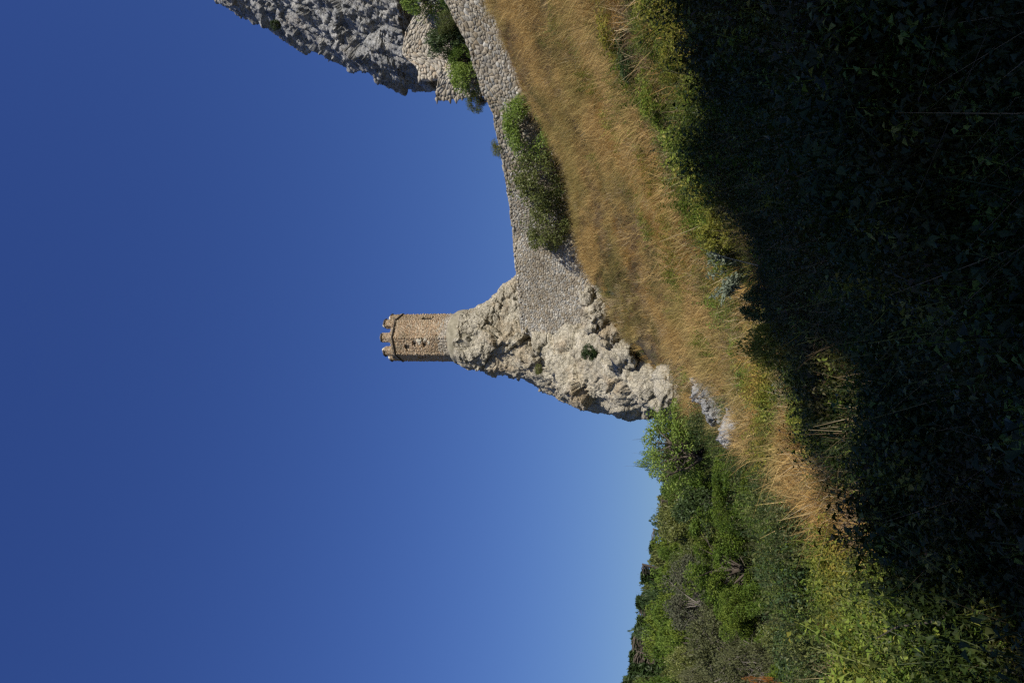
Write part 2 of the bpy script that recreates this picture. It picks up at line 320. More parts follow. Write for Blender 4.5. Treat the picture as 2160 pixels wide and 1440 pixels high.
TR = [(963, 684, 770, 50.6, 53.6, 0), (970, 672, 782, 50.35, 53.9, 0), (981, 668, 789, 50.1, 54.2, 0), (1000, 664, 794, 50.1, 54.8, .1), (1030, 658, 815, 49.9, 55.2, .3), (1050, 651, 850, 49.7, 55.8, .9), (1082, 643, 880, 49.3, 56.5, 1.9),
      (1120, 627, 890, 48.7, 57, 3.2), (1170, 600, 892, 48.0, 58, 4.5), (1200, 588, 895, 47.2, 58, 5), (1240, 577, 900, 46.5, 59, 5), (1290, 572, 900, 45.6, 60, 5), (1340, 562, 880, 44.6, 60, 5), (1390, 566, 860, 43.8, 60, 5), (1480, 560, 840, 43, 60, 5)]
trock = loft_obj('tower_rock', MAT['rock'], [lev(v, a, b, c, d, e, 51.5) for v, a, b, c, d, e in TR], 640, 520, 2.5, .92, 3, crumble=.062, taper=2.6)
tag(trock, 'tall pale limestone rock carrying the small octagonal tower', 'rock')
CR = [(395, 1560, 1800, 50, 63, 0), (440, 1470, 1850, 49.5, 63, 0), (470, 1436, 1900, 49.3, 63, 0), (505, 1418, 1950, 49, 63, 0), (545, 1412, 2000, 49, 65, 0), (580, 1390, 2050, 48.8, 65, 0), (610, 1368, 2050, 48.6, 65, 0), (660, 1340, 2100, 48.4, 65, 0),
      (740, 1309, 2100, 48.2, 65, 0), (780, 1288, 2100, 48, 65, 0), (820, 1266, 2100, 48, 65, 0), (856, 1263, 2100, 48, 65, 0), (870, 1268, 2100, 48, 65, 0), (905, 1262, 2100, 48, 65, 0), (925, 1290, 2100, 48, 65, 0), (1000, 1300, 2100, 47.5, 65, 0), (1100, 1310, 2100, 47, 65, 0)]
crag = loft_obj('castle_crag', MAT['crag'], [lev(v, a, b, c, d, e, 56) for v, a, b, c, d, e in CR], 820, 560, 2.3, 1.0, 9, sizes=((4.5, .08), (1.8, .15), (.75, .16), (.32, .12)), crumble=.11, strata=[[1.0, .3, .45], [-.3, 1, 0], [-.5, .1, .55]])
tag(crag, 'steep dark grey limestone crag rising above the ruined inner walls', 'rock')
def boulder(name, center, size, mat, seed, label, cat='rock', group=None, rz=0.0, n=48):
    sx, sy, sz = size; lv = []
    for a in np.linspace(.02, .98, 12):
        r = math.sin(a*math.pi)**.6; lv.append((sz*math.cos(a*math.pi), -sx*r, sx*r, -sy*r, sy*r, 0))
    m0 = min(size); o = loft_obj(name, mat, lv, n, n*2//3, 2.4, 1, seed, sizes=((m0*1.1, .2), (m0*.45, .2)), crumble=.08*m0)
    o.location = center; o.rotation_euler.z = rz; tag(o, label, cat, group); return o
# pale outcrop on the spur, a grey rock standing in for its shadow and the stones at the rock's foot
q = hit(590, 1520); boulder('rock_outcrop', q+Vector((-.05, .2, -.1)), (.8, .65, .85), MAT['pale'], 21, 'bluish white limestone outcrop lying bare at the left edge of the dry grass', rz=.5, n=110)
q = hit(625, 1483); boulder('rock_outcrop', q+Vector((-.05, .2, -.1)), (.6, .55, .55), MAT['pale'], 25, 'smaller whitish outcrop just above the bluish white one on the spur', rz=.2, n=80)
q = hit(548, 1560); boulder('rock_outcrop', q+Vector((-.3, .3, -.05)), (.6, .6, .75), MAT['crag'], 22, 'darker rock standing in for the shadow below the bluish white outcrop', rz=.6, n=70)
q = hit(470, 1625)+Vector((0, 0, -.18)); boulder('rock_ledge', q+Vector((-.1, .3, .05)), (1.1, .35, .35), MAT['pale'], 23, 'long low pale ledge beside the grass edge left of the outcrops', rz=-.6, n=70)
BO = [(640, 1425, 1.0, 'cracked pinkish boulder at the bottom tip of the tower rock'), (606, 1405, 1.1, 'angular white boulder at the lower left corner of the tower rock'),
      (690, 1325, 1.0, 'low rock hump at the foot of the tower rock below the round green shrub'), (735, 1290, .8, 'small grey rock poking through brown grass left of the wall foot'),
      (765, 1262, .9, 'bluish grey rock just under the lower end of the curtain wall'), (800, 1272, .8, 'rounded light rock in the grass right of the bluish one'), (815, 1245, .6, 'pale block touching the bottom edge of the curtain wall')]
for i, (u, v, s, lb) in enumerate(BO):
    q = hit(u, v); boulder('boulder', q+Vector((0, .1, .15)), (s*1.1, s*.9, s*.75), MAT['rock'], 60+i, lb, 'boulder', rz=i*.7, n=56)

# ------------------------------------------------------------------ dressed and rubble stones
def stone_variants(n=14, jit=.16):
    out = []
    bm = bmesh.new(); bmesh.ops.create_cube(bm, size=1.0); bmesh.ops.bevel(bm, geom=bm.edges[:], offset=.17, segments=1, affect='EDGES', profile=.5)
    bmesh.ops.triangulate(bm, faces=bm.faces[:]); V = np.array([v.co[:] for v in bm.verts]); F = np.array([[v.index for v in f.verts] for f in bm.faces]); bm.free()
    for k in range(n):
        c = np.sign(V); r = np.random.default_rng(100+k); off = r.normal(0, jit*.45, (8, 3))
        ci = ((c[:, 0] > 0)*1+(c[:, 1] > 0)*2+(c[:, 2] > 0)*4).astype(int)
        out.append(V*np.array([1.0, 1, 1])+off[ci]+r.normal(0, jit*.15, V.shape))
    return out, F
STV, STF = stone_variants()
_unused = 0 and [[mesh('stone', v, STF, MAT[k], False, np.full(len(STF), (i*.071) % 1)) for i, v in enumerate(STV)] for k in ('stone',)][0]
def cell_polys(px, pz, ax):
    """irregular stone outlines: every point keeps the area nearest to it"""
    P2 = np.stack([px/ax, pz], 1); order = np.argsort(P2[:, 0]); out = [None]*len(P2); Q = P2[order]; step = np.median(np.abs(np.diff(pz)))+.01
    rad = 4.5*math.sqrt((Q[:, 0].max()-Q[:, 0].min())*(Q[:, 1].max()-Q[:, 1].min())/len(Q)); lo = np.searchsorted(Q[:, 0], Q[:, 0]-rad); hi = np.searchsorted(Q[:, 0], Q[:, 0]+rad)
    for n in range(len(Q)):
        c = Q[n]; nb = Q[lo[n]:hi[n]]-c; d2 = (nb**2).sum(1); nb = nb[(d2 > 1e-9) & (d2 < rad*rad)]; nb = nb[np.argsort((nb**2).sum(1))][:18]
        poly = [(-rad*.45, -rad*.45), (rad*.45, -rad*.45), (rad*.45, rad*.45), (-rad*.45, rad*.45)]
        for a, b in nb:
            m = (a*a+b*b)/2; new = []; L_ = len(poly)
            for k in range(L_):
                p, q = poly[k], poly[(k+1) % L_]; dp = p[0]*a+p[1]*b-m; dq = q[0]*a+q[1]*b-m
                if dp <= 0: new.append(p)
                if (dp < 0 < dq) or (dq < 0 < dp): t_ = dp/(dp-dq); new.append((p[0]+(q[0]-p[0])*t_, p[1]+(q[1]-p[1])*t_))
            poly = new
            if len(poly) < 3: break
        if len(poly) >= 3: out[order[n]] = [((c[0]+p[0])*ax, c[1]+p[1]) for p in poly]
    return out
def wall(name, label, pts, thick, sw, sh, mat, group=None, nparts=0, seed=1, wallmat='mortar', top_rough=.10, cat='wall', proud=.07):
    """pts: (x, y, ztop, zbot) running left to right as seen; the front face looks to the camera side"""
    r = np.random.default_rng(seed); pts = np.array(pts, float)
    seg = np.sqrt((np.diff(pts[:, :2], axis=0)**2).sum(1)); sl = np.concatenate([[0], np.cumsum(seg)]); Lt = sl[-1]
    def at(s):
        x, y, zt, zb = [np.interp(s, sl, pts[:, j]) for j in range(4)]; e = .25
        d = np.array([np.interp(s+e, sl, pts[:, 0])-np.interp(s-e, sl, pts[:, 0]), np.interp(s+e, sl, pts[:, 1])-np.interp(s-e, sl, pts[:, 1])]); d /= np.linalg.norm(d)+1e-9
        return x, y, zt, zb, d
    root = empty(name, (pts[0][0], pts[0][1], pts[0][3])); tag(root, label, cat, group); o0 = np.array(root.location)
    mb = MB(); ns = max(4, int(Lt/.4)); ring = []
    for i in range(ns+1):
        x, y, zt, zb, d = at(Lt*i/ns); n = np.array([d[1], -d[0]]); zt2 = zt-.14+r.normal(0, .03)
        ring.append([(x, y, zb-.6), (x, y, zt2), (x-n[0]*thick, y-n[1]*thick, zt2+r.normal(0, .05)), (x-n[0]*thick, y-n[1]*thick, zb-.6)])
    V = np.array(ring).reshape(-1, 3)-o0; F = [(i*4+a, i*4+4+a, i*4+4+(a+1) % 4, i*4+(a+1) % 4) for i in range(ns) for a in range(4)]+[(0, 1, 2, 3), (ns*4+3, ns*4+2, ns*4+1, ns*4)]
    mb.add(V, F); obj('core', mb.mesh('core', MAT[wallmat]), root)
    # seed points: broken courses, some stones missing so that their neighbours grow
    ps, pz = [], []; hmax = float((pts[:, 2]-pts[:, 3]).max())+.5; z = -sh*.5
    while z < hmax:
        s_ = r.uniform(-.3, 0); rowh = sh*r.uniform(.75, 1.25)
        while s_ < Lt+.3:
            if r.random() > .30: ps.append(s_+r.normal(0, sw*.12)); pz.append(z+r.normal(0, sh*.20)+.12*math.sin(s_*.7+z))
            if r.random() < .22: ps.append(s_+sw*.3); pz.append(z+sh*.45)
            s_ += sw*r.uniform(.55, 1.5)
        z += rowh
    ps = np.array(ps); pz = np.array(pz); polys = cell_polys(ps, pz, 1.35); st = []
    for s0, z0, poly in zip(ps, pz, polys):
        if poly is None or not (-.05 <= s0 <= Lt+.05): continue
        x, y, zt, zb, d = at(s0)
        if zt-z0 < zb-.3 or z0 < -sh*.35: continue
        cap_ = -r.uniform(0, top_rough); q = np.array([(a, max(b, cap_)) for a, b in poly]); c = q.mean(0); q = c+(q-c)*np.minimum(1, .93)+r.normal(0, .006, q.shape); q = q[(np.abs(np.roll(q, -1, 0)-q).sum(1) > .012)]
        if len(q) < 3: continue
        a_ = abs(np.dot(q[:, 0], np.roll(q[:, 1], -1))-np.dot(q[:, 1], np.roll(q[:, 0], -1)))/2
        if a_ < .0012: continue
        n = np.array([d[1], -d[0]]); pr = proud*r.uniform(.35, 1.15); tl = r.normal(0, .10, 2); m = len(q); V = []
        def w(a, b, o): sx, sy, szt, _, dd = at(np.clip(a, 0, Lt)); ex = a-np.clip(a, 0, Lt); return (sx+dd[0]*ex+dd[1]*o, sy+dd[1]*ex-dd[0]*o, szt-b)
        for k_, (sc, of) in enumerate(((1, -.12), (1, pr*.65), (.92, pr))):
            for a, b in q: aa, bb = c+(np.array([a, b])-c)*sc; V.append(w(aa, bb, of+(tl[0]*(aa-c[0])+tl[1]*(bb-c[1]) if k_ else 0)))
        V.append(w(c[0], c[1], pr+r.uniform(0, .012))); V = np.array(V)
        F = [(k, k+m, (k+1) % m+m, (k+1) % m) for k in range(m)]+[(k+m, k+2*m, (k+1) % m+2*m, (k+1) % m+m) for k in range(m)]; T3 = [(k+2*m, 3*m, (k+1) % m+2*m) for k in range(m)]
        F3 = [(f[0], f[1], f[2]) for f in F]+[(f[0], f[2], f[3]) for f in F]+T3
        st.append((V, np.array(F3), a_))
    cen = np.array([q[0].mean(0) for q in st]); ar = np.array([q[2] for q in st]); u, v, dd = proj(cen[:, 0], cen[:, 1], cen[:, 2]); vis = (u > 0) & (u < 1440) & (v > 0) & (v < 2160)
    order = np.argsort(-(ar/dd**2)*vis); parts = set(order[:nparts].tolist()); mb = MB()
    for i, (V, F, a_) in enumerate(st):
        if i in parts: o = obj('stone', mesh('stone', V-cen[i], F, MAT[mat], False, np.full(len(F), r.random())), root, cen[i]-o0)
        else: mb.add(V-o0, F, r.random())
    # the wall's top and ends, so that it reads as solid from every side
    for e, ln in [(0, thick), (Lt, thick)]:
        x, y, zt, zb, d = at(e); n = np.array([d[1], -d[0]]); z = zb
        while z < zt-.05:
            k = r.uniform(-.1, .1); h = sh*r.uniform(.8, 1.3)
            while k < thick-.1:
                w_ = sw*r.uniform(.7, 1.3); W = STV[int(r.integers(14))]*np.array([w_*.95, .2, h*.92]); dd_ = -n; pc = np.array([x, y])+dd_*(k+w_/2)+d*(.03 if e == 0 else -.03)
                W = np.stack([pc[0]+W[:, 0]*dd_[0]-W[:, 1]*dd_[1], pc[1]+W[:, 0]*dd_[1]+W[:, 1]*dd_[0], z+h/2+W[:, 2]], 1); mb.add(W-o0, STF, r.random()); k += w_
            z += h
    s_ = 0
    while s_ < Lt:
        w_ = sw*r.uniform(.8, 1.5); x, y, zt, zb, d = at(min(s_+w_/2, Lt)); n = np.array([d[1], -d[0]]); k = .12
        while k < thick:
            l_ = .3*r.uniform(.8, 1.3); W = STV[int(r.integers(14))]*np.array([w_*.95, l_*.95, .16]); pc = np.array([x, y])-n*k
            W = np.stack([pc[0]+W[:, 0]*d[0]+W[:, 1]*n[0], pc[1]+W[:, 0]*d[1]+W[:, 1]*n[1], zt-.13+r.uniform(-.03, .09)+W[:, 2]], 1); mb.add(W-o0, STF, r.random()); k += l_
        s_ += w_
    o = obj('small_stones', mb.mesh('small_stones', MAT[mat]), root); o['kind'] = 'stuff'
    return root
WP = [(738, 1100, 1262, 49.9), (800, 1095, 1262, 49.3), (880, 1086, 1255, 48.5), (940, 1082, 1245, 48), (1040, 1070, 1228, 46.5), (1140, 1052, 1178, 45), (1205, 1039, 1150, 44), (1240, 1018, 1130, 43.5), (1340, 988, 1098, 42.3), (1440, 940, 1048, 41.2), (1560, 880, 990, 40), (1750, 800, 900, 39)]
pw = []
for u, vt, vb, Y in WP:
    a = P(u, vt, Y); b = P(u, vb, Y); gz = T1(a.x, Y); pw.append((a.x, Y, a.z, min(b.z, gz)-.1))
# right, nearer half: larger rubble; left half: small tight rubble
cw = wall('curtain_wall', 'long rubble stone curtain wall climbing from the dry slope up to the tower rock', pw[4:], 1.0, .225, .155, 'stone', nparts=300, seed=5, proud=.042)
cw2 = wall('curtain_wall', 'tall fine-jointed end of the stone wall leaning against the tower rock', pw[:5], .9, .17, .115, 'stone', nparts=0, seed=6, top_rough=.05, proud=.03)
iw = [(1272, 884, 47.2), (1300, 880, 47.0), (1322, 852, 46.8), (1345, 850, 46.6), (1375, 858, 46.4), (1400, 872, 46.2), (1425, 885, 46)]
pts = []
for u, vt, Y in iw: a = P(u, vt, Y-1.5); pts.append((a.x, Y-1.5, a.z, P(u, 1010, Y-1.5).z))
wall('ruined_wall', 'sunlit whitish ruined wall set against the foot of the crag', pts, 1.2, .27, .17, 'inner_stone', seed=8, wallmat='tower_mortar')
pts = []
for u, vt, Y in [(1228, 921, 46.2), (1240, 920, 46.0), (1262, 923, 45.6), (1290, 930, 45.2)]: a = P(u, vt, Y); pts.append((a.x, Y, a.z, P(u, 1060, Y).z))
wall('ruined_wall', 'narrow upright ruined wall stub standing left of the sunlit one', pts, 1.1, .27, .17, 'inner_stone', seed=9, wallmat='tower_mortar')

# ------------------------------------------------------------------ tower
TC = Vector((P(728, 880, 52).x, 52.0, 0)); R = 1.70
zc = lambda v: P(728, v, 52-R).z          # heights read on the front edge
z_base = P(728, 958, 52-R).z-1.2; z_str = zc(827); z_sill = zc(821.5); z_cap = zc(804.5); z_top = zc(798)
t = empty('octagonal_tower', (TC.x, TC.y, z_base)); tag(t, 'small brown octagonal stone tower with ruined battlements on top of the rock', 'tower')
def ov(k, rad, z): a = -math.pi/2+k*math.pi/4; return np.array([rad*math.cos(a), rad*math.sin(a), z-z_base])
mb = MB()
V = [ov(k, R-.1, z_base) for k in range(8)]+[ov(k, R-.1, z_sill-.02) for k in range(8)]+[ov(k, R-.45, z_sill-.02) for k in range(8)]+[ov(k, R-.45, z_sill-1.1) for k in range(8)]+[(0, 0, z_sill-1.1-z_base)]
F = [(k, (k+1) % 8, 8+(k+1) % 8, 8+k) for k in range(8)]+[(8+k, 8+(k+1) % 8, 16+(k+1) % 8, 16+k) for k in range(8)]+[(16+k, 16+(k+1) % 8, 24+(k+1) % 8, 24+k) for k in range(8)]+[(24+k, 24+(k+1) % 8, 32, 32) for k in range(8)]
core = mesh('core', V, F[:24], MAT['tower_mortar'], False, np.full(24, .3)); obj('core', core, t)
obj('roof_deck', mesh('roof_deck', [ov(k, R-.45, z_sill-1.0) for k in range(8)], [(k, (k+1) % 8, (k+4) % 8) for k in range(0)] or [(0, 1, 2, 3), (0, 3, 4, 7), (4, 5, 6, 7)], MAT['collar']), t)
# holes: (facet, fraction along the facet, photo v, half width, half height)
HO = [(7, .58, 857, .14, .15), (7, .38, 875, .10, .12), (7, .10, 890, .11, .14), (7, .44, 894, .12, .12), (1, .4, 893, .24, .42), (6, .5, 880, .12, .3)]
bk = MB(); fk_ = MB(); zfoot = P(728, 922, 50.4).z; r = np.random.default_rng(4); hh = .095; z = z_base+.02
def facet_frame(k):
    a = ov(k, R, 0)[:2]; b = ov(k+1, R, 0)[:2]; return a, b
while z < z_sill-.05:
    h = hh*r.uniform(.85, 1.2)
    for k in range(8):
        a, b = facet_frame(k); d = (b-a); Lk = np.linalg.norm(d); d /= Lk; n = np.array([d[1], -d[0]]); s = -.02 if (int(z*10) % 2) else -.1
        while s < Lk+.02:
            w = r.uniform(.14, .30); c = s+w/2; skip = c > Lk+.03
            for fk, fr, vv, hw, hz in HO:
                fa = fr if fk < 4 else fr
                frac = (c/Lk) if fk < 4 else 1-(c/Lk)
                if fk == k and abs((frac-fr)*Lk) < hw+w*.32 and abs(z+h/2-P(728, vv, 52-R*.9).z) < hz+.02: skip = True
            if not skip:
                W = STV[int(r.integers(len(STV)))]*np.array([w*.97, r.uniform(.12, .17), h*.96]); pc = a+d*c-n*.04
                W = np.stack([W[:, 0]*d[0]-W[:, 1]*d[1], W[:, 0]*d[1]+W[:, 1]*d[0], W[:, 2]], 1)+np.array([pc[0], pc[1], z+h/2-z_base]); (fk_ if r.random() < (zfoot-z)/.45 else bk).add(W, STF, r.random())
            s += w
    z += h
o = obj('footing_stones', fk_.mesh('footing_stones', MAT['inner_stone']), t); o['kind'] = 'stuff'
o = obj('masonry_courses', bk.mesh('masonry_courses', MAT['brick']), t); o['kind'] = 'stuff'
for fk, fr, vv, hw, hz in HO:   # dark recess set flat behind each gap, colour painting the hole's shade
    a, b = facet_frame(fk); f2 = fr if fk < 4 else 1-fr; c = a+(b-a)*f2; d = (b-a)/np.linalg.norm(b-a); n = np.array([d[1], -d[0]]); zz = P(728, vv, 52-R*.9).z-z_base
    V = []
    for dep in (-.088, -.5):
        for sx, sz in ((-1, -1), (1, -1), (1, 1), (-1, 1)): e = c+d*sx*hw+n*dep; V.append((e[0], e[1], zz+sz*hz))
    obj('put_log_hole' if hz < .2 else 'window', mesh('hole_shade_panel', V[:4], [(0, 1, 2, 3)], MAT['hole_shade']), t)
# pale blocks patched in between the holes
for fr, vv, hw, hz in ((.20, 884, .16, .22), (.36, 885, .10, .10), (.12, 899, .10, .12), (.30, 905, .14, .10)):
    a, b = facet_frame(7); c = a+(b-a)*(1-fr); d = (b-a)/np.linalg.norm(b-a); n = np.array([d[1], -d[0]]); zz = P(728, vv, 52-R*.9).z-z_base
    W = STV[3]*np.array([hw*2, .2, hz*2]); W = np.stack([W[:, 0]*d[0]-W[:, 1]*d[1], W[:, 0]*d[1]+W[:, 1]*d[0], W[:, 2]], 1)+np.array([c[0]-n[0]*.05, c[1]-n[1]*.05, zz])
    obj('pale_block', mesh('pale_block', W, STF, MAT['cap']), t)
def ring8(mbx, r0, r1, z0, z1, tt=.5):
    V = [ov(k, rr, zz) for rr, zz in ((r0, z0), (r1, z0), (r1, z1), (r0, z1)) for k in range(8)]
    F = [(j*8+k, j*8+(k+1) % 8, ((j+1) % 4)*8+(k+1) % 8, ((j+1) % 4)*8+k) for j in range(4) for k in range(8)]; mbx.add(V, F, tt)
mb = MB(); ring8(mb, R-.1, R+.11, z_str-.05, z_str+.05); obj('string_course', mb.mesh('string_course', MAT['ledge']), t)
# eight merlons wrapped round the corners
def prism(mbx, poly, z0, z1, tt=.5):
    n = len(poly); V = [(p[0], p[1], z0-z_base) for p in poly]+[(p[0], p[1], z1-z_base) for p in poly]
    mid = len(V); V += [(sum(p[0] for p in poly)/n, sum(p[1] for p in poly)/n, z0-z_base), (sum(p[0] for p in poly)/n, sum(p[1] for p in poly)/n, z1-z_base)]
    F = [(i, (i+1) % n, n+(i+1) % n, n+i) for i in range(n)]
    mbx.add(V, F, tt); mbx.add(V, [(i, (i+1) % n, mid, mid) for i in range(0)] or [(n+0, n+1, n+4, n+5), (n+1, n+2, n+3, n+4)], tt)
RO = np.random.default_rng(11)
for k in range(8):
    f = .255*RO.uniform(.94, 1.06)
    def corner(rad, fl, fr_):
        v0 = ov(k, rad, 0)[:2]; vl = ov(k-1, rad, 0)[:2]; vr = ov(k+1, rad, 0)[:2]; return v0+(vl-v0)*fl, v0, v0+(vr-v0)*fr_
    ol, oc, orr = corner(R, f, f); il, ic, ir = corner(R-.42, f, f)
    poly = [ol, oc, orr, ir, ic, il]; zt_k = z_cap+RO.uniform(-.05, .05)*(k != 0)
    mr = mb = MB(); prism(mb, poly, z_sill-.03, zt_k, RO.random()); me = mb.mesh('merlon', MAT['brick']); mo = obj('merlon', me, t)
    mb = MB(); r2 = np.random.default_rng(k+30); z = z_sill
    while z < zt_k-.03:
        h = .095*r2.uniform(.9, 1.2)
        for (p0, p1) in ((ol, oc), (oc, orr), (ir, orr), (ol, il)):
            d = p1-p0; Lk = np.linalg.norm(d); d = d/Lk; s = r2.uniform(-.06, 0)
            while s < Lk-.03:
                w = min(r2.uniform(.13, .25), Lk-s+.02); pc = p0+d*(s+w/2)
                W = STV[int(r2.integers(14))]*np.array([w*.97, .13, h*.95]); W = np.stack([W[:, 0]*d[0]-W[:, 1]*d[1], W[:, 0]*d[1]+W[:, 1]*d[0], W[:, 2]], 1)+np.array([pc[0]*.985, pc[1]*.985, z+h/2-z_base]); mb.add(W, STF, r2.random()); s += w
        z += h
    o = obj('small_stones', mb.mesh('small_stones', MAT['brick']), mo); o['kind'] = 'stuff'
    ol2, oc2, or2 = corner(R+.10, f*1.02, f*1.02); il2, ic2, ir2 = corner(R-.47, f*1.02, f*1.02)
    mb = MB(); prism(mb, [ol2, oc2, or2, ir2, ic2, il2], zt_k-.02, zt_k+.08); obj('drip_ledge', mb.mesh('drip_ledge', MAT['ledge']), mo)
    mb = MB(); a1 = [ol, oc, orr]; mid3 = corner(R-.24, f*.6, f*.6)
    prof = [(R+.02, 1.0, .08), (R-.01, 1.0, .14), (R-.10, .95, .20), (R-.24, .90, .23), (R-.36, .95, .17), (R-.43, 1.0, .08)]
    V = []; 
    for rad, ff, dz in prof:
        for q in corner(rad, f*ff, f*ff): V.append((q[0], q[1], zt_k+dz*1.0-z_base))
    F = [(i*3+j, i*3+j+1, i*3+j+4, i*3+j+3) for i in range(5) for j in range(2)]+[(0, 3, 12, 15), (3, 6, 9, 12), (2, 17, 14, 5), (5, 14, 11, 8)]
    mb.add(V, F); obj('cap', mb.mesh('cap', MAT['cap'], False), mo)
# rendered collar at the foot
zc0, zc1 = P(728, 943, 50.1).z, P(728, 965, 50.1).z; V = []; nseg = 72; rr = np.random.default_rng(3)
pr = [(R-.02, zc0+.16), (R+.10, zc0+.06), (R+.20, zc0-.02), (R+.235, zc0-.12)]+[(R+.235+.05*f, zc0-.12+(zc1-zc0+.12)*f) for f in np.linspace(.15, 1, 8)]+[(R+.20, zc1-.15), (R+.1, zc1-.6)]
for rad, z in pr:
    q = np.array([[math.cos(2*math.pi*k/nseg)*rad, math.sin(2*math.pi*k/nseg)*rad, z] for k in range(nseg)]); w_ = .05*fbm(q*2.2, 3, 31)+.018*fbm(q*9, 2, 32)
    for (a, b, c), e in zip(q, w_): m_ = 1+e/rad; V.append((a*m_, b*m_, c-z_base+e*.8))
F = [(i*nseg+k, i*nseg+(k+1) % nseg, (i+1)*nseg+(k+1) % nseg, (i+1)*nseg+k) for i in range(len(pr)-1) for k in range(nseg)]
obj('collar', mesh('collar', V, F, MAT['collar'], True), t)

# ------------------------------------------------------------------ trees and shrubs
def leaves(mb, cen, size, rng, elong=1.6, droop=.0, up=.25):
    n = len(cen); d = rng.normal(0, 1, (n, 3)); d[:, 2] -= droop; d /= np.linalg.norm(d, axis=1, keepdims=True)
    nr = rng.normal(0, 1, (n, 3)); nr[:, 2] += up*2; nr -= (nr*d).sum(1, keepdims=True)*d; nr /= np.linalg.norm(nr, axis=1, keepdims=True)+1e-9; sd_ = np.cross(d, nr)
    s = size*rng.uniform(.6, 1.35, (n, 1)); L = d*s*elong*.5; Wd = sd_*s*.36
    V = np.stack([cen-L, cen+Wd+nr*s*.08, cen+L, cen-Wd+nr*s*.08], 1).reshape(-1, 3); F = np.arange(n*4).reshape(n, 4); mb.add(V, F, rng.random(n))
def make_tree(kind, seed, H=8.0, W=6.0, nleaf=9000, lsize=.2, mat='ash', bark='bark', clumps=60, trunk_frac=.25, stems=1, spread=.5, gap=.0, clr=.16):
    """returns (trunk mesh, crown mesh) for a tree H high and W wide, base at the origin"""
    rng = np.random.default_rng(seed); tb = MB(); cb = MB(); cl = []
    hc = H*(1+trunk_frac)/2; 
    lob = rng.normal(0, 1, (6, 3)); lob /= np.linalg.norm(lob, axis=1, keepdims=True)
    for i in range(clumps):
        if kind == 'conifer':
            zz = H*(.12+.86*(i/clumps)**.8); rad = W/2*(1-zz/H)**1.05*rng.uniform(.35, 1.05); a = i*2.4+rng.uniform(-.4, .4); c = np.array([rad*math.cos(a), rad*math.sin(a), zz-rad*.15])
        else:
            d = rng.normal(0, 1, 3); d /= np.linalg.norm(d); rr_ = rng.uniform(.45, 1)**.6*(1+.22*max((lob@d).max()-.6, 0)*2-.12)
            c = np.array([d[0]*W/2*rr_, d[1]*W/2*rr_, hc+d[2]*(H*(1-trunk_frac)/2)*rr_])
            if kind == 'bush': c[2] = max(c[2], H*.12)
        cl.append(c)
    cl = np.array(cl)
    for sidx in range(stems):
        lean = np.array([rng.normal(0, .10), rng.normal(0, .10)])*(1 if stems == 1 else 3.0); n = 7; pts = []; top = H*(.95 if kind == 'conifer' else .72); r0 = .028*H/(stems**.5)
        for i in range(n): f = i/(n-1); pts.append((lean[0]*f*top+rng.normal(0, .02*H)*(i > 0)*(kind != 'conifer'), lean[1]*f*top+rng.normal(0, .02*H)*(i > 0)*(kind != 'conifer'), f*top-.3*(i == 0)))
        tube(tb, pts, [r0*(1-.85*i/(n-1))+.004*H for i in range(n)], 7); 
        sub = cl[sidx::stems]; pa = np.array(pts)
        for c in (sub if len(sub) < 70 else sub[::2]):
            z0 = min(max(c[2]*rng.uniform(.35, .7), .05*H), top*.95) if kind != 'conifer' else min(c[2]+.1, top*.98)
            b0 = np.array([np.interp(z0, pa[:, 2], pa[:, j]) for j in range(3)]); b0[2] = z0
            m1 = b0*.55+c*.45+np.array([0, 0, .05*H if kind != 'conifer' else 0])+rng.normal(0, .02*H, 3); tube(tb, [b0, m1, c], [.0085*H, .005*H, .0018*H], 4)
            if spread > .3 and kind != 'conifer':
                for j in range(3): e = c+rng.normal(0, W*clr*.7, 3); tube(tb, [m1*.3+c*.7, e], [.003*H, .001*H], 3)
    per = nleaf//clumps
    for c in cl:
        k = int(per*rng.uniform(.5, 1.5)); g = rng.normal(0, 1, (k, 3)); g /= np.linalg.norm(g, axis=1, keepdims=True)+1e-9; g *= rng.uniform(.2, 1, (k, 1))**.45
        sc = W*clr*rng.uniform(.7, 1.35); g *= np.array([sc, sc, sc*(.75 if kind != 'conifer' else .35)])
        leaves(cb, c+g, lsize, rng, 1.6 if kind != 'conifer' else 2.6, .2)
    return tb.mesh('trunk', MAT[bark]), cb.mesh('crown', MAT[mat])
PR = {}
def proto(key, *a, **k): PR[key] = (make_tree(*a, **k), k.get('H', 8.0), k.get('W', 6.0))
proto('big1', 'broad', 1, H=8, W=7, nleaf=38000, lsize=.115, mat='ash', clumps=90, trunk_frac=.1, clr=.11)
proto('big2', 'broad', 2, H=8, W=7, nleaf=32000, lsize=.12, mat='ash', clumps=70, trunk_frac=.1, clr=.12)
proto('shrub1', 'bush', 3, H=3, W=3.2, nleaf=8500, lsize=.078, mat='shrub', clumps=46, trunk_frac=.0, stems=6, clr=.16)
proto('shrub2', 'bush', 4, H=3, W=3.2, nleaf=6200, lsize=.078, mat='olive', clumps=44, trunk_frac=.2, stems=9, clr=.15)
proto('sparse', 'broad', 5, H=6, W=5, nleaf=7500, lsize=.12, mat='shrub', clumps=75, trunk_frac=.05, stems=4, clr=.12)
proto('olive', 'broad', 6, H=9, W=7, nleaf=22000, lsize=.16, mat='olive', clumps=80, trunk_frac=.12, clr=.14)
proto('lush', 'broad', 7, H=9, W=7, nleaf=22000, lsize=.16, mat='ash', clumps=80, trunk_frac=.12, clr=.14)
proto('deep', 'broad', 8, H=9, W=7, nleaf=12000, lsize=.22, mat='deep', clumps=80, trunk_frac=.12, clr=.14)
proto('far_lush', 'broad', 27, H=9, W=7, nleaf=6000, lsize=.30, mat='ash', clumps=60, trunk_frac=.12, clr=.15)
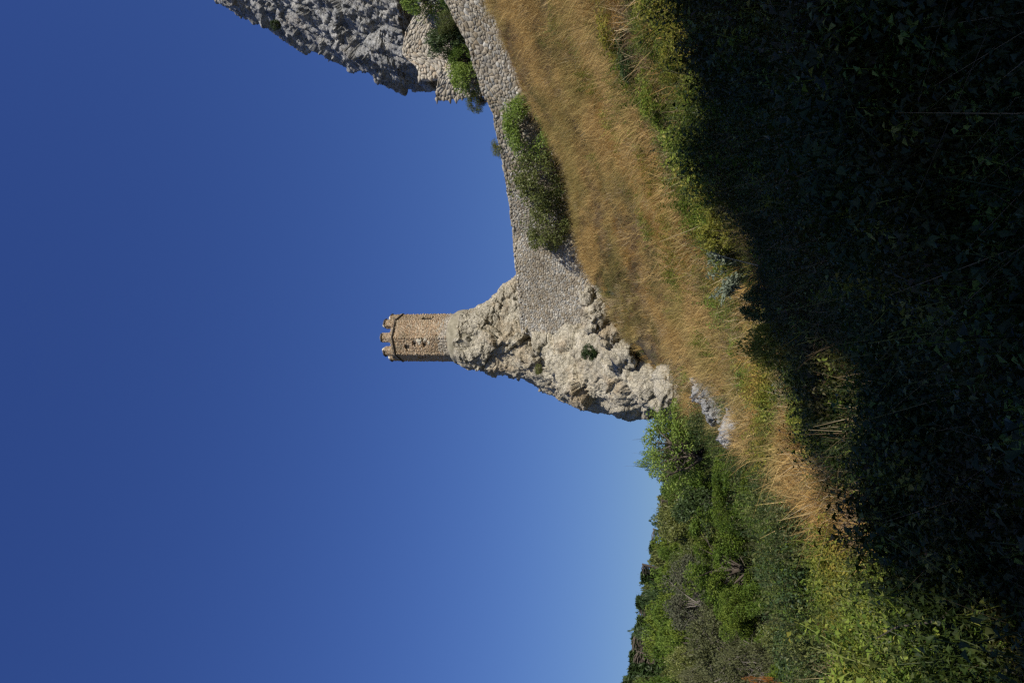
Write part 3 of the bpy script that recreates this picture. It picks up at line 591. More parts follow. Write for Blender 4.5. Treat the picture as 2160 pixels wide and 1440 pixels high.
proto('far_olive', 'broad', 26, H=9, W=7, nleaf=6000, lsize=.30, mat='olive', clumps=60, trunk_frac=.12, clr=.15)
proto('far_deep', 'broad', 28, H=9, W=7, nleaf=6000, lsize=.30, mat='deep', clumps=60, trunk_frac=.12, clr=.15)
proto('grey', 'broad', 9, H=8, W=7, nleaf=22000, lsize=.12, mat='greyleaf', bark='bark_grey', clumps=110, trunk_frac=.1, stems=5, clr=.11)
proto('brown', 'broad', 10, H=6, W=6, nleaf=26000, lsize=.11, mat='brownleaf', bark='bark_grey', clumps=110, trunk_frac=.05, stems=5, clr=.12)
proto('conifer', 'conifer', 11, H=10, W=4, nleaf=15000, lsize=.20, mat='deep', clumps=150, clr=.11)
proto('red', 'bush', 12, H=2, W=2.5, nleaf=3000, lsize=.09, mat='redleaf', clumps=40, trunk_frac=0, stems=4, clr=.15)
proto('orange', 'bush', 13, H=2, W=2, nleaf=1500, lsize=.10, mat='orangeleaf', clumps=30, trunk_frac=0, stems=3, clr=.15)
proto('herbbush', 'bush', 14, H=2, W=2.6, nleaf=7500, lsize=.085, mat='herb', clumps=60, trunk_frac=0, stems=5, clr=.14)
proto('ashbush', 'bush', 35, H=2.4, W=3, nleaf=11000, lsize=.075, mat='ash', clumps=60, trunk_frac=0, stems=5, clr=.13)
proto('olivebush', 'bush', 36, H=2.4, W=3, nleaf=10000, lsize=.07, mat='olive', clumps=60, trunk_frac=0, stems=5, clr=.13)
proto('deepbush', 'bush', 15, H=2.5, W=3, nleaf=8000, lsize=.10, mat='deep', clumps=60, trunk_frac=0, stems=5, clr=.14)
def plant(key, name, u, vt, w, Y, label, cat='tree', group=None, zb=None, rot=None, hmin=1.0, dp=1.0):
    (tm, cm), H, W = PR[key]; top = P(u, vt, Y); z0 = T1(top.x, Y)-.1 if zb is None else zb
    d = Y*cp+top.z*sp_; ww = w*d/FPX; h = max(top.z-z0, hmin)
    o = empty(name, (top.x, Y, top.z-h), random.uniform(0, 6.28) if rot is None else rot); tag(o, label, cat, group)
    a = obj('trunk', tm, o); b = obj('crown', cm, o); s = (ww/W*1.0, ww/W*dp, h/H*.97)
    for q in (a, b): q.scale = s
    return o
g1 = 'trees below the tower rock'
plant('sparse', 'young_tree', 500, 1352, 170, 37, 'loose thin-branched tree with pale rock behind it, touching the foot of the tower rock')
plant('sparse', 'young_tree', 470, 1330, 60, 38.5, 'slender wispy sapling sticking up against the sky beside the loose thin-branched tree')
plant('big1', 'broadleaf_tree', 265, 1440, 230, 30, 'largest bright green tree in the middle of the thicket above the dark hollow')
plant('big2', 'broadleaf_tree', 395, 1490, 150, 28, 'bright green tree standing between the largest one and the outcrops')
plant('big2', 'broadleaf_tree', 150, 1500, 140, 27, 'rounded bright green tree left of the dark hollow in the thicket')
plant('lush', 'broadleaf_tree', 415, 1385, 110, 47, 'green tree whose top meets the sky just left of the thin-branched tree')
plant('olive', 'broadleaf_tree', 345, 1372, 120, 46, 'yellowish olive tree on the skyline over the bright green ones')
plant('deep', 'broadleaf_tree', 370, 1410, 90, 42, 'dull dark green tree in front of the yellowish olive one')
plant('lush', 'broadleaf_tree', 288, 1362, 110, 52, 'mid green tree on the skyline between the olive tree and the first pine')
plant('grey', 'willow_tree', 195, 1392, 170, 39, 'large feathery grey green tree with fine pale branches')
plant('olive', 'broadleaf_tree', 250, 1400, 100, 44, 'olive tree squeezed between the mid green and the feathery grey tree')
plant('lush', 'broadleaf_tree', 150, 1352, 120, 60, 'light green tree on the hillside right behind the feathery grey one')
plant('lush', 'broadleaf_tree', 95, 1375, 110, 52, 'light green tree above the big brownish bush at the left edge')
plant('olive', 'broadleaf_tree', 40, 1395, 100, 48, 'olive tree near the lower picture edge below the tall pines')
plant('brown', 'broadleaf_tree', 95, 1440, 190, 30, 'wide brownish grey green tree with hazy fine foliage')
plant('brown', 'broadleaf_tree', 15, 1425, 90, 34, 'pale brown feathery tree cut by the edge of the picture')
plant('brown', 'broadleaf_tree', 40, 1500, 120, 25, 'low brownish tree in front of the wide brownish one')
def skyl(u): return np.interp(u, [-100, 0, 46, 100, 175, 225, 300, 342, 413, 600], [1300, 1312, 1325, 1331, 1342, 1352, 1362, 1373, 1383, 1420])
pn = ['dark pine on the skyline at the very edge of the picture', 'second dark pine from the picture edge on the skyline', 'dark pine with a forked outline on the hill crest', 'dark pine over the light green trees on the crest', 'short dark pine left of the feathery grey tree top', 'dark pine rising right behind the feathery grey tree', 'last dark pine of the crest, standing nearest to the tower']
for i, (u, dv) in enumerate([(2, 0), (30, 4), (58, 0), (92, 2), (128, 8), (172, 0), (226, 0)]):
    plant('conifer', 'pine_tree', u, skyl(u)+dv-6, 95, 72+i*2, pn[i], 'pine tree', 'dark pines on the wooded crest')
rs = np.random.default_rng(5)
for i in range(64):
    u = rs.uniform(-60, 560); k = ['lush', 'olive', 'deep', 'lush', 'deep', 'conifer'][int(rs.integers(6))]
    vv_ = skyl(u)+rs.uniform(-2, 24); lb = {'lush': 'mid green tree packed into the wood on the far crest', 'olive': 'olive green tree packed into the wood on the far crest', 'deep': 'dark green round tree packed into the wood on the far crest', 'conifer': 'small dark pine packed into the wood on the far crest'}[k]
    plant(k if k == 'conifer' else 'far_'+k, 'pine_tree' if k == 'conifer' else 'broadleaf_tree', u, vv_, rs.uniform(50, 90) if k != 'conifer' else 80, rs.uniform(66, 100), lb, 'tree', lb.replace('tree packed', 'trees packed'))
# low bushes of the thicket edge
for key, nm, u, vt, w, Y, lb in [
    ('deepbush', 'bush', 60, 1630, 160, 19, 'dark glossy bush under the brownish trees at the thicket edge'), ('deepbush', 'bush', 150, 1650, 110, 18, 'dark bush between the hollow and the reddish shrub'),
    ('herbbush', 'bush', 390, 1610, 120, 21, 'green bush at the edge of the dry grass below the bright trees'), ('herbbush', 'bush', 330, 1660, 110, 18, 'yellowish green bush where the dry grass meets the thicket'),
    ('herbbush', 'bush', 260, 1700, 110, 16, 'leafy bush below the dark hollow'), ('deepbush', 'bush', 440, 1570, 100, 25, 'dark bush on the spur just left of the pale ledge'), ('red', 'bush', 140, 1722, 90, 13.5, 'reddish brown bush in the green undergrowth'),
    ('red', 'bush', 40, 1740, 60, 12.8, 'second reddish brown bush nearer the picture edge'), ('orange', 'bush', 12, 1575, 34, 20, 'small bright orange autumn bush at the picture edge'), ('brown', 'bush', 500, 1515, 110, 31, 'brown scrubby bush in the gap between the outcrop and the thin-branched tree'),
    ('herbbush', 'bush', 200, 1660, 100, 20, 'green bush inside the shade left of the hollow'), ('deepbush', 'bush', 320, 1600, 100, 24, 'dark bush beneath the bright green trees'), ('deepbush', 'bush', 540, 1450, 90, 36, 'dark bush wedged under the thin-branched tree')]:
    plant(key, nm, u, vt, w, Y, lb, 'bush')
for key, u, vt, w, Y, lb in [('ashbush', 455, 1500, 90, 29, 'bright green bush between the ledge and the thin-branched tree'), ('ashbush', 430, 1560, 110, 25, 'round green bush directly above the dark bush on the spur'), ('olivebush', 360, 1575, 90, 23.5, 'olive bush at the right foot of the largest bright tree'), ('ashbush', 300, 1640, 100, 19.5, 'green bush hanging over the lower rim of the dark hollow'),
    ('olivebush', 240, 1650, 90, 18.5, 'small olive bush in the middle under the dark hollow'), ('ashbush', 190, 1700, 100, 15.5, 'green bush right of the first reddish brown one'), ('deepbush', 100, 1690, 100, 15.5, 'dark bush just above the reddish brown ones'), ('ashbush', 30, 1690, 100, 16, 'green bush at the picture edge above the second reddish bush'),
    ('olivebush', 100, 1600, 110, 21.5, 'large olive bush below the wide brownish tree'), ('ashbush', 20, 1610, 90, 20.5, 'green bush at the picture edge under the brownish trees'), ('deepbush', 230, 1590, 80, 22.5, 'dark bush at the left rim of the hollow'), ('olivebush', 330, 1725, 80, 13.5, 'low olive bush at the tip of the grass tongue'),
    ('ashbush', 250, 1760, 90, 11.5, 'low green bush standing out of the sunlit leaves below the tongue'), ('herbbush', 90, 1780, 110, 10.5, 'yellow green bush in the sunlit leaves by the picture edge'), ('herbbush', 1400, 1262, 150, 16.5, 'leafy yellow green bush at the picture edge on the upper part of the green belt'), ('deepbush', 1325, 1300, 120, 16, 'darker green bush beside the leafy yellow green one at the top of the belt'), ('herbbush', 1245, 1350, 150, 15.5, 'broad low bush spilling from the green belt into the straw'),
    ('herbbush', 1140, 1398, 120, 15.5, 'rounded green bush in the belt right of the leaning straw stalk'), ('deepbush', 1060, 1432, 95, 15.5, 'small dark green bush in the middle of the belt'), ('herbbush', 960, 1476, 110, 16, 'yellowish bush in the belt near the silvery plant'),
    ('deepbush', 800, 1560, 70, 15.5, 'small dark bush in the belt left of the silvery plant'), ('herbbush', 710, 1568, 100, 14.5, 'bright bush bulging over the shadow edge in the middle'), ('herbbush', 560, 1668, 95, 12.5, 'leafy bush on the shadow edge below the outcrops'), ('herbbush', 1350, 1385, 130, 12.5, 'leafy bush low in the belt close to the shadow'), ('herbbush', 470, 1760, 80, 10.5, 'small leafy bush where the grass tongue meets the shadow')]:
    plant(key, 'bush', u, vt, w, Y, lb, 'bush', hmin=.6)
# shrubs along the curtain wall
plant('shrub1', 'shrub', 1161, 1052, 132, 44.2, 'fresh green feathery shrub in front of the higher part of the wall', 'shrub', zb=P(1163, 1172, 44.2).z)
plant('shrub2', 'shrub', 1062, 1082, 130, 45.5, 'open shrub with many bare stems in front of the middle of the wall', 'shrub', zb=P(1060, 1218, 45.5).z)
plant('shrub2', 'shrub', 960, 1112, 118, 47.0, 'dull olive shrub with grey twigs, lowest of those along the wall', 'shrub', zb=P(960, 1228, 47.0).z)
plant('shrub1', 'shrub', 1275, 945, 110, 44.9, 'bushy green shrub growing behind the wall under the ruined wall stub', 'shrub', zb=P(1270, 1045, 44.9).z)
plant('deepbush', 'shrub', 1352, 897, 75, 43.7, 'dark green shrub in front of the sunlit ruined wall', 'shrub', zb=P(1352, 1000, 43.7).z)
plant('shrub1', 'shrub', 1310, 940, 60, 44.0, 'small green shrub between the dark one and the bushy one', 'shrub', zb=P(1310, 1010, 44.0).z)
plant('shrub1', 'shrub', 1430, 836, 90, 43.2, 'green shrub at the picture edge between crag and wall', 'shrub', zb=P(1430, 960, 43.2).z)
plant('shrub2', 'shrub', 1385, 925, 60, 42.9, 'thin shrub rooted right behind the wall crest', 'shrub', zb=P(1385, 975, 42.9).z)
plant('shrub2', 'shrub', 1128, 1038, 45, 45.6, 'wispy twigs growing over the top edge of the wall', 'shrub', zb=P(1128, 1075, 45.6).z, hmin=.5)
plant('shrub2', 'shrub', 1222, 985, 46, 45.4, 'twiggy shrub leaning into the sky left of the ruined wall stub', 'shrub', zb=P(1222, 1030, 45.4).z, hmin=.5)
plant('deepbush', 'shrub', 696, 1227, 34, 44.9, 'round green shrub rooted in the face of the tower rock', 'shrub', zb=P(696, 1262, 44.9).z, hmin=.5)
plant('deepbush', 'shrub', 1386, 572, 22, 48, 'tiny dark shrub clinging to the edge of the crag', 'shrub', zb=P(1386, 590, 48).z, hmin=.5)
plant('shrub2', 'shrub', 662, 1128, 24, 48.2, 'small olive tuft in a hollow of the tower rock', 'shrub', zb=P(662, 1148, 48.2).z, hmin=.4)

# ------------------------------------------------------------------ scattered vegetation (uncountable: instanced stuff)
def gn_scatter(name, protos, pos, rot, scl, idx, label, cat='grass'):
    c = bpy.data.collections.new(name+'_sources')
    for i, me in enumerate(protos):
        o = bpy.data.objects.new('%s_source_%02d' % (name, i), me); c.objects.link(o)
    me = bpy.data.meshes.new(name); me.vertices.add(len(pos)); me.vertices.foreach_set('co', np.asarray(pos, np.float32).ravel())
    a = me.attributes.new('rot', 'FLOAT_VECTOR', 'POINT'); a.data.foreach_set('vector', np.asarray(rot, np.float32).ravel())
    a = me.attributes.new('scl', 'FLOAT_VECTOR', 'POINT'); a.data.foreach_set('vector', np.asarray(scl, np.float32).ravel())
    a = me.attributes.new('idx', 'INT', 'POINT'); a.data.foreach_set('value', np.asarray(idx, np.int32))
    o = obj(name, me); tag(o, label, cat, kind='stuff')
    ng = bpy.data.node_groups.new(name, 'GeometryNodeTree'); ng.interface.new_socket('Geometry', in_out='INPUT', socket_type='NodeSocketGeometry'); ng.interface.new_socket('Geometry', in_out='OUTPUT', socket_type='NodeSocketGeometry')
    gi = ng.nodes.new('NodeGroupInput'); go = ng.nodes.new('NodeGroupOutput'); ip = ng.nodes.new('GeometryNodeInstanceOnPoints'); ci = ng.nodes.new('GeometryNodeCollectionInfo')
    ci.inputs['Collection'].default_value = c; ci.inputs['Separate Children'].default_value = True; ci.inputs['Reset Children'].default_value = True
    def na(n, ty):
        q = ng.nodes.new('GeometryNodeInputNamedAttribute'); q.data_type = ty; q.inputs['Name'].default_value = n; return q.outputs['Attribute']
    ip.inputs['Pick Instance'].default_value = True
    L = ng.links.new; L(gi.outputs[0], ip.inputs['Points']); L(ci.outputs[0], ip.inputs['Instance']); L(na('idx', 'INT'), ip.inputs['Instance Index'])
    L(na('rot', 'FLOAT_VECTOR'), ip.inputs['Rotation']); L(na('scl', 'FLOAT_VECTOR'), ip.inputs['Scale']); L(ip.outputs[0], go.inputs[0])
    md = o.modifiers.new('scatter', 'NODES'); md.node_group = ng; return o
def tuft(n, h, rad, w, mat, seed, lean=.32, flop=.45):
    r = np.random.default_rng(seed); a = r.uniform(0, 6.28, n); rr_ = rad*np.sqrt(r.random(n)); b = np.stack([rr_*np.cos(a), rr_*np.sin(a), np.zeros(n)], 1)
    hh_ = h*r.uniform(.45, 1.15, n); d = r.normal(0, lean, (n, 2)); f = r.normal(0, flop, (n, 2)); sa = r.uniform(0, 3.14, n); sd_ = np.stack([np.cos(sa), np.sin(sa), np.zeros(n)], 1)*w/2
    m = b+np.stack([d[:, 0]*hh_*.5, d[:, 1]*hh_*.5, hh_*.55], 1); t_ = b+np.stack([(d[:, 0]+f[:, 0]*.6)*hh_, (d[:, 1]+f[:, 1]*.6)*hh_, hh_*(1-.25*np.abs(f[:, 0]))], 1)
    V = np.stack([b-sd_, b+sd_, m+sd_*.8, m-sd_*.8, t_+sd_*.15, t_-sd_*.15], 1).reshape(-1, 3); k = np.arange(n)[:, None]*6
    F = np.concatenate([k+np.array([0, 1, 2, 3]), k+np.array([3, 2, 4, 5])]); ti = np.tile(r.random(n), 2)
    return mesh('tuft', V, F, MAT[mat], False, ti)
def herb(nst, h, rad, ls, mat, seed, nl=14):
    r = np.random.default_rng(seed); mb = MB()
    for s in range(nst):
        a = r.uniform(0, 6.28); b = Vector((rad*r.random()*math.cos(a), rad*r.random()*math.sin(a), 0)); hh_ = h*r.uniform(.6, 1.1); tip = b+Vector((r.normal(0, .18)*hh_, r.normal(0, .18)*hh_, hh_))
        mid = (b+tip)/2+Vector((r.normal(0, .05), r.normal(0, .05), 0)); tube(mb, [b, mid, tip], [.0028, .0024, .0015], 3, .5)
        for k in range(nl):
            f = .15+.85*(k+r.random())/nl; c = np.array(b.lerp(mid, f*2) if f < .5 else mid.lerp(tip, f*2-1)); an = k*2.4+r.uniform(-.5, .5); l = ls*r.uniform(.6, 1.25)*(1.1-.5*f)
            d = np.array([math.cos(an), math.sin(an), r.uniform(-.5, .35)]); d /= np.linalg.norm(d); sd_ = np.array([-math.sin(an), math.cos(an), r.normal(0, .3)])*l*.30; c0 = c+d*l*.15; c1 = c+d*l*.55; c2 = c+d*l*1.1+np.array([0, 0, -l*.25]); up = np.array([0, 0, l*.10])
            mb.add([c0, c1+sd_+up, c2, c1-up*.4, c1-sd_+up], [(0, 3, 1, 1), (1, 3, 2, 2), (0, 4, 3, 3), (3, 4, 2, 2)], r.random())
    V = np.concatenate(mb.V); F = np.concatenate(mb.F); T_ = np.concatenate(mb.T)
    me = bpy.data.meshes.new('herb'); fl = [list(dict.fromkeys(f)) for f in F.tolist()]; me.from_pydata(V.tolist(), [], fl); me.materials.append(MAT[mat])
    at = me.attributes.new('tint', 'FLOAT', 'FACE'); at.data.foreach_set('value', T_.astype(np.float32)); return me
# ground sample points, kept where the photo shows each kind
def sample(n, x0, x1, y0, y1, seed, power=1.0):
    r = np.random.default_rng(seed); y = y0+(y1-y0)*r.random(n)**power; x = r.uniform(x0, x1, n)*y/y1 if x0 is None else (r.random(n)*(x1-x0)+x0)
    return x, y
def fan(n, y0, y1, seed, lo=-.52, hi=.56, power=1.0):
    r = np.random.default_rng(seed); y = y0+(y1-y0)*r.random(n)**power; x = r.uniform(lo, hi, n)*y*1.02
    k = r.random(n) < 6.5/((hi-lo)*y); ye = y[k]; side = r.random(len(ye)) < .55; w = r.random(len(ye))      # strips beyond both edges of the view
    xe = np.where(side, hi*1.02*ye+w*3.6, lo*1.02*ye-w*2.9)
    return np.concatenate([x, xe]), np.concatenate([y, ye])
def wall_side(x, y):   # True in front of the curtain wall
    return y < np.interp(x, [p[0] for p in pw], [p[1] for p in pw])-.15
def thick_left(u): return np.interp(u, [0, 150, 300, 345, 440, 560, 600, 2000], [1790, 1775, 1745, 1705, 1625, 1500, 1350, 0])   # below this v (upright photo) lies grass, above it the thicket
def vsh(u): return np.interp(u, [0, 200, 400, 600, 780, 1000, 1200, 1440], [2050, 2000, 1880, 1720, 1620, 1575, 1500, 1480])
def do(name, protos, x, y, keep, seed, s0, s1, label, tilt=.12, sink=.05, zs=1.0, mound=0):
    x = x[keep]; y = y[keep]; z = T(x, y)-sink; r = np.random.default_rng(seed); n = len(x)
    rot = np.stack([r.normal(0, tilt, n), r.normal(0, tilt, n), r.uniform(0, 6.28, n)], 1); s = r.uniform(s0, s1, n); s = s*(1+mound*np.clip(fbm(np.stack([x*.95, y*.95, x*0+2], 1), 3, 64), -.55, 1)); scl = np.stack([s, s, s*r.uniform(.8, 1.2, n)*zs], 1)
    print(name, n); return gn_scatter(name, protos, np.stack([x, y, z], 1), rot, scl, r.integers(0, len(protos), n), label)
def green_frac(u, v):   # share of green herbs in the lit ground cover as the photo shows
    line = np.interp(u, [0, 200, 300, 400, 500, 650, 760, 900, 1100, 1300, 1440], [1600, 1650, 1760, 1800, 1680, 1560, 1505, 1460, 1390, 1330, 1290])
    return 1/(1+np.exp(-(v-line)/22.0))
x, y = fan(92000, 9, 51, 1, power=.75); z = T(x, y); u, v, d = proj(x, y, z+.3); ns = fbm(np.stack([x*.5, y*.5, x*0], 1), 3, 9)
bare = np.zeros(len(x), bool)
for bu, bv, ru, rv in [(592, 1505, 46, 56), (628, 1472, 34, 34), (548, 1545, 34, 42), (470, 1618, 40, 20), (640, 1412, 48, 34), (606, 1395, 45, 34), (690, 1318, 40, 26), (735, 1284, 32, 22), (765, 1258, 36, 22), (800, 1268, 34, 22), (815, 1242, 30, 18), (650, 1345, 80, 30)]:
    bare |= ((u-bu)/ru)**2+((v-bv-8)/rv)**2 < 1-.35*ns
ok = wall_side(x, y) & (v > thick_left(u)-25*ns) & ~bare; gf = green_frac(u, v-60*ns); rr_ = np.random.default_rng(8).random(len(x))
n2 = fbm(np.stack([x*.25, y*.25, x*0], 1), 3, 19); n3 = fbm(np.stack([x*.4, y*.4, x*0+5], 1), 3, 29)
top_brown = (v < np.interp(u, [600, 900, 1000, 1440], [1500, 1330, 1300, 1180])+60*n2)
rq = np.random.default_rng(88).random((3, len(x))); nf = fbm(np.stack([x*1.6, y*1.6, x*0+3], 1), 3, 49); gap = (nf > .42) & (rq[0] < .75)
isdry = ok & (rr_ > gf) & ~gap; br = ((n3+.5*nf > .40) | (top_brown & (n3+.6*nf > -.02))) ^ (rq[1] < .10); orr_ = (~br) & ((n2+.4*nf+(v-np.interp(u, [600, 1440], [1480, 1230]))/500 > .22) ^ (rq[2] < .10))
do('dry_grass', [tuft(26+7*(s % 3), .26+.07*s, .17+.03*(s % 2), .013+.003*(s % 2), 'dry', s, .45, .6) for s in range(8)], x, y, isdry & ~br & ~orr_, 1, .7, 1.25, 'tall straw coloured dry grass covering the sunny slope')
do('orange_grass', [tuft(32, .30+.07*s, .18, .015, 'orange', 20+s, .5, .7) for s in range(4)], x, y, isdry & orr_, 2, .7, 1.2, 'orange tinted patches of dry grass on the slope')
do('brown_scrub', [tuft(30, .24+.06*s, .20, .015, 'brown', 40+s, .5, .7) for s in range(4)], x, y, isdry & br, 3, .7, 1.25, 'brown and dull green scrub grass below the wall and rock')
keep = ok & (rr_ <= gf) & (y > 8)
hb = [herb(13, .30+.07*s, .26, .036+.008*s, 'herb', 60+s, 26) for s in range(4)]+[herb(12, .4, .24, .045, 'herb', 66, 24), herb(10, .55, .2, .045, 'olive', 67, 20)]
x2, y2 = fan(42000, 3.6, 34, 31, power=.9); z2 = T(x2, y2); u2, v2, d2 = proj(x2, y2, z2+.3); m2 = fbm(np.stack([x2*.5, y2*.5, x2*0], 1), 3, 9)
r2_ = np.random.default_rng(12).random(len(x2)); ok2 = (v2 > thick_left(u2)-60+np.clip((330-u2)/2, 0, 60)) & wall_side(x2, y2) & (r2_ < green_frac(u2, v2-110*m2)*.95)
ok2 &= ~((fbm(np.stack([x2*1.1, y2*1.1, x2*0+9], 1), 2, 91) > .35) & (np.random.default_rng(93).random(len(x2)) < .6))
do('green_herbs', hb, x2, y2, ok2, 4, .6, 1.3, 'sunlit yellow green weeds along the lower edge of the slope', .3, zs=.8, mound=.85)
xt, yt = fan(16000, 10, 49, 71, power=.75); ut, vt_, _ = proj(xt, yt, T(xt, yt)+.3); nt_ = fbm(np.stack([xt*.8, yt*.8, xt*0], 1), 3, 81)
do('tall_grass', [tuft(18, .62+.08*s, .12, .012, ('dry', 'orange', 'dry', 'straw')[s], 160+s, .30, .75) for s in range(4)]+[tuft(22, .75, .15, .012, 'brown', 170, .35, .7)], xt, yt, (vt_ > thick_left(ut)-20*nt_) & wall_side(xt, yt) & (nt_ > .12) & (vt_ < vsh(ut)), 15, .6, 1.2, 'taller leaning tufts of dry grass standing out of the slope', .2)
xw, yw = fan(15000, 12, 49, 61, power=.7); zw = T(xw, yw); uw, vw, _ = proj(xw, yw, zw+.2); nw = fbm(np.stack([xw*.45, yw*.45, xw*0], 1), 3, 77)
do('slope_weeds', [herb(7, .30, .22, .055, 'brown', 140, 16), herb(7, .34, .2, .05, 'olive', 141, 16), herb(6, .30, .2, .055, 'silver', 142, 14), herb(7, .36, .2, .055, 'herb', 143, 16), herb(6, .42, .16, .045, 'brownleaf', 144, 18)], xw, yw, (vw > thick_left(uw)) & wall_side(xw, yw) & (nw > .02), 14, .5, 1.35, 'small dull weeds scattered through the dry grass')
# ground cover between and under the thicket at the left
x3, y3 = fan(16000, 9, 48, 33, lo=-.62, hi=0); u3, v3, _ = proj(x3, y3, T(x3, y3)+.3)
do('thicket_undergrowth', [herb(9, .7, .32, .075, ('brownleaf', 'olive', 'deep')[s], 80+s, 20) for s in range(3)]+[herb(8, .7, .3, .07, ('ash', 'deep')[s], 90+s, 18) for s in range(2)], x3, y3, (v3 < thick_left(u3)-10), 5, .45, 1.2, 'dark leafy undergrowth between the trees of the thicket', .2, mound=.8)
# foreground undergrowth in shade, partly put into the leaf colour; leaves larger because nearer
x4, y4 = fan(15000, 2.3, 15, 41, lo=-.60, hi=.66, power=.8); u4, v4, _ = proj(x4, y4, T(x4, y4)+.4)
wd = [herb(10, .58, .22, .048+.008*s, 'shade_weed', 100+s, 24) for s in range(5)]
do('shaded_weeds', wd, x4, y4, (v4 > vsh(u4)-15), 6, .6, 1.2, 'shaded nettles and weeds filling the foreground, shade deepened by dark leaf colour', .28, mound=.5)
x5, y5 = fan(5000, 2.5, 16, 43, lo=-.60, hi=.66, power=.8); u5, v5, _ = proj(x5, y5, T(x5, y5)+.4)
do('shaded_grass', [tuft(16, .75, .16, .007, 'shade_weed', 120+s, .35, .6) for s in range(4)]+[tuft(12, .8, .16, .006, 'brown', 130+s, .4, .8) for s in range(3)], x5, y5, (v5 > vsh(u5)-60), 7, .6, 1.15, 'thin bent grass blades mixed into the shaded foreground weeds', .2)

# ------------------------------------------------------------------ single stalks and plants in the foreground
def stalk(name, pts, r0, mat, label, cat, head=False, group=None):
    W = [P(u, v, Y) for u, v, Y in pts]; base = W[0]; o = empty(name, base); tag(o, label, cat, group)
    fine = []
    for i in range(len(W)-1):
        for k in range(5): fine.append(W[i].lerp(W[i+1], k/5))
    fine.append(W[-1]); sm = [fine[0]]+[(fine[i-1]+fine[i]*2+fine[i+1])/4 for i in range(1, len(fine)-1)]+[fine[-1]]
    mb = MB(); tube(mb, [p-base for p in sm], [r0*(1-.75*i/(len(sm)-1)) for i in range(len(sm))], 5); obj('stem', mb.mesh('stem', MAT[mat], True), o)
    if head:
        mb = MB(); r = np.random.default_rng(len(label)); c = np.array(sm[-1]-base); g = np.array([np.array(sm[-1-int(q)]-base) for q in r.integers(0, 4, 26)])+r.normal(0, .012, (26, 3)); leaves(mb, g, .028, r, 2.2)
        obj('seed_head', mb.mesh('seed_head', MAT[mat]), o)
    return o
stalk('grass_stalk', [(1155, 2180, 4.0), (1130, 2040, 4.3), (1115, 1930, 4.6), (1111, 1808, 4.9)], .006, 'straw', 'long pale grass stalk arching across the dark foreground on the right', 'grass stalk', True)
stalk('grass_stalk', [(1440, 2020, 4.4), (1370, 1930, 4.6), (1300, 1840, 4.9), (1274, 1750, 5.1)], .0045, 'straw', 'thin grass stalk curving in from the dark upper corner', 'grass stalk', True)
stalk('grass_stalk', [(751, 2170, 4.3), (752, 2085, 4.5), (810, 2020, 4.8), (875, 1965, 5.0)], .004, 'straw', 'kinked pale stalk, bent near its foot, in the dark middle foreground', 'grass stalk')
stalk('grass_stalk', [(905, 2000, 5.2), (893, 1890, 5.6), (925, 1770, 6.0)], .004, 'straw', 'thin straight dry stalk left of the arching pale one', 'grass stalk')
stalk('grass_stalk', [(700, 1800, 9), (705, 1740, 9.2), (697, 1705, 9.4)], .007, 'straw', 'short stalk with a white seed head at the shadow edge', 'grass stalk', True)
stalk('grass_stalk', [(505, 1985, 6.5), (520, 1900, 6.8), (532, 1840, 7)], .005, 'straw', 'faint dry stalk below the row of thin twigs', 'grass stalk')
stalk('grass_stalk', [(1250, 1600, 11), (1190, 1530, 11.5), (1130, 1495, 12)], .008, 'straw', 'leaning straw stalk over the green weeds on the right', 'grass stalk')
stalk('grass_stalk', [(1000, 1530, 17), (960, 1470, 17.5), (930, 1390, 18)], .011, 'straw', 'bright leaning straw stalk in the middle of the dry slope', 'grass stalk')
stalk('grass_stalk', [(880, 1600, 13), (900, 1520, 13.3), (930, 1440, 13.8)], .008, 'straw', 'long straw stalk crossing the silvery plant', 'grass stalk')
stalk('broken_branch', [(150, 2000, 5.2), (131, 1985, 5.3), (125, 1930, 5.5), (118, 1890, 5.7), (95, 1850, 6)], .013, 'bark', 'dark broken branch standing in the sunlit leaves near the picture corner', 'branch')
for i, (u, v) in enumerate([(560, 1800), (545, 1815), (530, 1790), (575, 1830)]):
    stalk('dry_twig', [(u+8, v+60, 7.5), (u, v, 7.8), (u-20+i*12, v-85, 8.2)], .004, 'straw', 'bare thin twig in the cluster of dry twigs inside the shadow', 'twig', group='cluster of dry twigs in the shadow')
# silvery mugwort-like plant at the shadow edge
q = hit(880, 1600); o = empty('silvery_plant', q); tag(o, 'silvery green feathery plant at the edge of the shadow', 'plant')
mb = MB(); ml = MB(); r = np.random.default_rng(77)
for k in range(16):
    a = r.uniform(0, 6.28); tip = Vector((math.cos(a)*r.uniform(.2, .75), math.sin(a)*.35, r.uniform(.55, 1.05))); pts = [Vector((0, 0, -.1)), tip*.5+Vector((0, 0, .1)), tip]; tube(mb, pts, [.009, .006, .003], 4)
    f = r.random((46, 1)); c = np.array(pts[1])*(1-f)+np.array(pts[2])*f+r.normal(0, .035, (46, 3)); leaves(ml, c, .06, r, 2.2)
obj('stem', mb.mesh('stem', MAT['silver']), o); obj('foliage', ml.mesh('foliage', MAT['silver']), o)

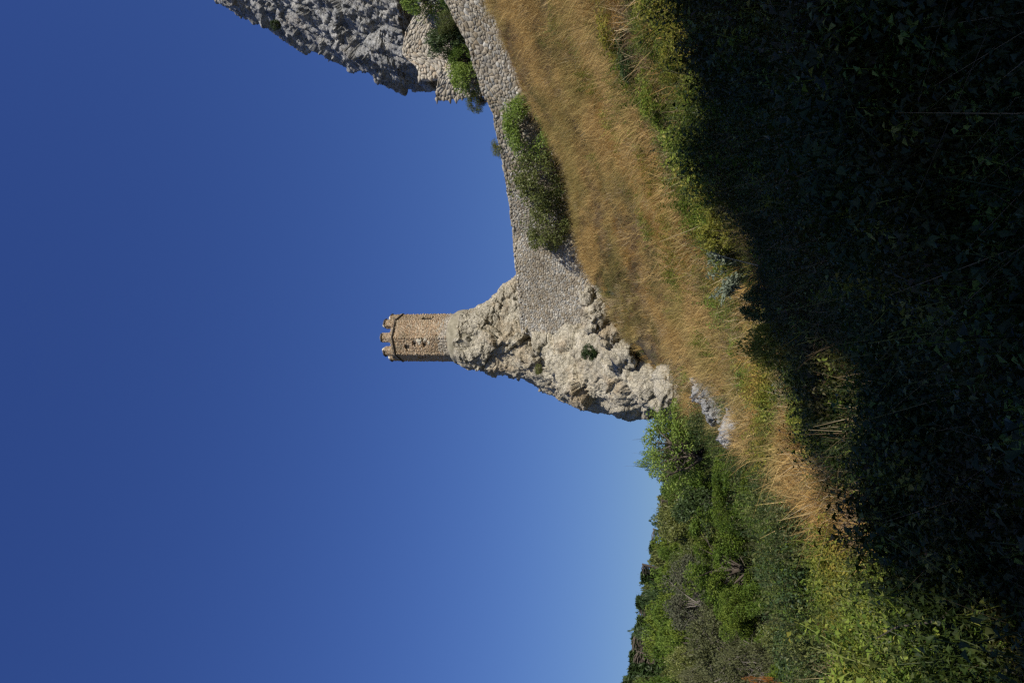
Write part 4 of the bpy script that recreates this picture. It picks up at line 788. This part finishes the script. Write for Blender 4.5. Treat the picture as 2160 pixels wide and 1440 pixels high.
# ------------------------------------------------------------------ unseen rock mass added behind the camera to shade the foreground
SH = [(-500, 2350), (-150, 2150), (0, 2060), (120, 2010), (230, 1985), (330, 1930), (400, 1880), (480, 1800), (560, 1740), (620, 1712), (700, 1655), (780, 1625), (850, 1610), (930, 1590), (1000, 1578), (1080, 1560), (1120, 1520), (1200, 1500), (1300, 1492), (1440, 1490), (1600, 1480), (1900, 1460)]
KK = 24.0; ridge = []
bk_ = Vector((SUN.x, SUN.y, 0)).normalized()
for u, v in SH:
    if u > 700: continue
    if v > 2100: b = Vector((-3.2 if u > -300 else -7, 3.0 if u > -300 else -1.5, -.9))
    else: b = hit(u, v, .45)
    ridge.append(b+SUN*KK-Vector((0, 0, .85 if u < 350 else 1.2)))
b = hit(760, 1632, .45); ridge.append(b+SUN*KK-Vector((0, 0, 1.2))-Vector((-bk_.y, bk_.x, 0))*0)
ridge.append(ridge[-1]+bk_*26+Vector((0, 0, 26*math.tan(SUN_EL)*.9)))
rg = np.array([list(p) for p in ridge]); sl = np.concatenate([[0], np.cumsum(np.sqrt((np.diff(rg[:, :2], axis=0)**2).sum(1)))]); ns_ = 380; ss = np.linspace(0, sl[-1], ns_)
rp = np.stack([np.interp(ss, sl, rg[:, j]) for j in range(3)], 1); 
if True:
    back = np.array([SUN.x, SUN.y, 0])/math.hypot(SUN.x, SUN.y); nv = 60; V = np.zeros((nv, ns_, 3))
    for j in range(nv):
        f = j/(nv-1)
        if f < .75: dz = (1-f/.75); off = -back*0; V[j] = rp; V[j, :, 2] = -3+(rp[:, 2]+3)*(f/.75)
        else: g_ = (f-.75)/.25; V[j] = rp+back*g_*26; V[j, :, 2] = rp[:, 2]+g_*26*math.tan(SUN_EL)*.93
    q = V.reshape(-1, 3); f1, e1 = facets(q, 2.2, 71); f2_, e2 = facets(q, .8, 72); dd_ = f1*.5+f2_*.5-(1-e1)*.15
    q = q-back*(dd_*.6)[:, None]; q[:, 2] += .25*fbm(q*.9, 3, 4)
    i = np.arange(ns_*(nv-1)); i = i[(i % ns_) < ns_-1]
    cl_ = obj('shade_caster_rock', mesh('shade_caster_rock', q, np.stack([i, i+1, i+ns_+1, i+ns_], 1), MAT['crag'])); tag(cl_, 'unseen high rock mass added behind the viewer to shade the foreground', 'rock')

rs = np.random.default_rng(55); (tm, cm), H0, W0 = PR['sparse']; (tm2, cm2), H2, W2 = PR['shrub1']  # unseen shrubs added along the crest to break up the shadow edge
for i in range(54):
    q_ = rp[int(rs.uniform(8, ns_*.74))]; big = i % 3 == 0; o = empty('shade_fringe_shrub', (q_[0], q_[1]+rs.uniform(-.3, .3), q_[2]-.35), rs.uniform(0, 6.28))
    tag(o, 'unseen leafy shrub added behind the viewer to roughen the foreground shadow edge', 'shrub', 'unseen shrubs added to roughen the foreground shadow edge'); t1, c1, hh_, w__ = (tm, cm, H0, W0) if big else (tm2, cm2, H2, W2); h = rs.uniform(1.2, 2.7) if big else rs.uniform(.5, 1.5)
    for nm, me in (('trunk', t1), ('crown', c1)): c_ = obj(nm, me, o); c_.scale = (h*.9/w__, h*.9/w__, h/hh_)
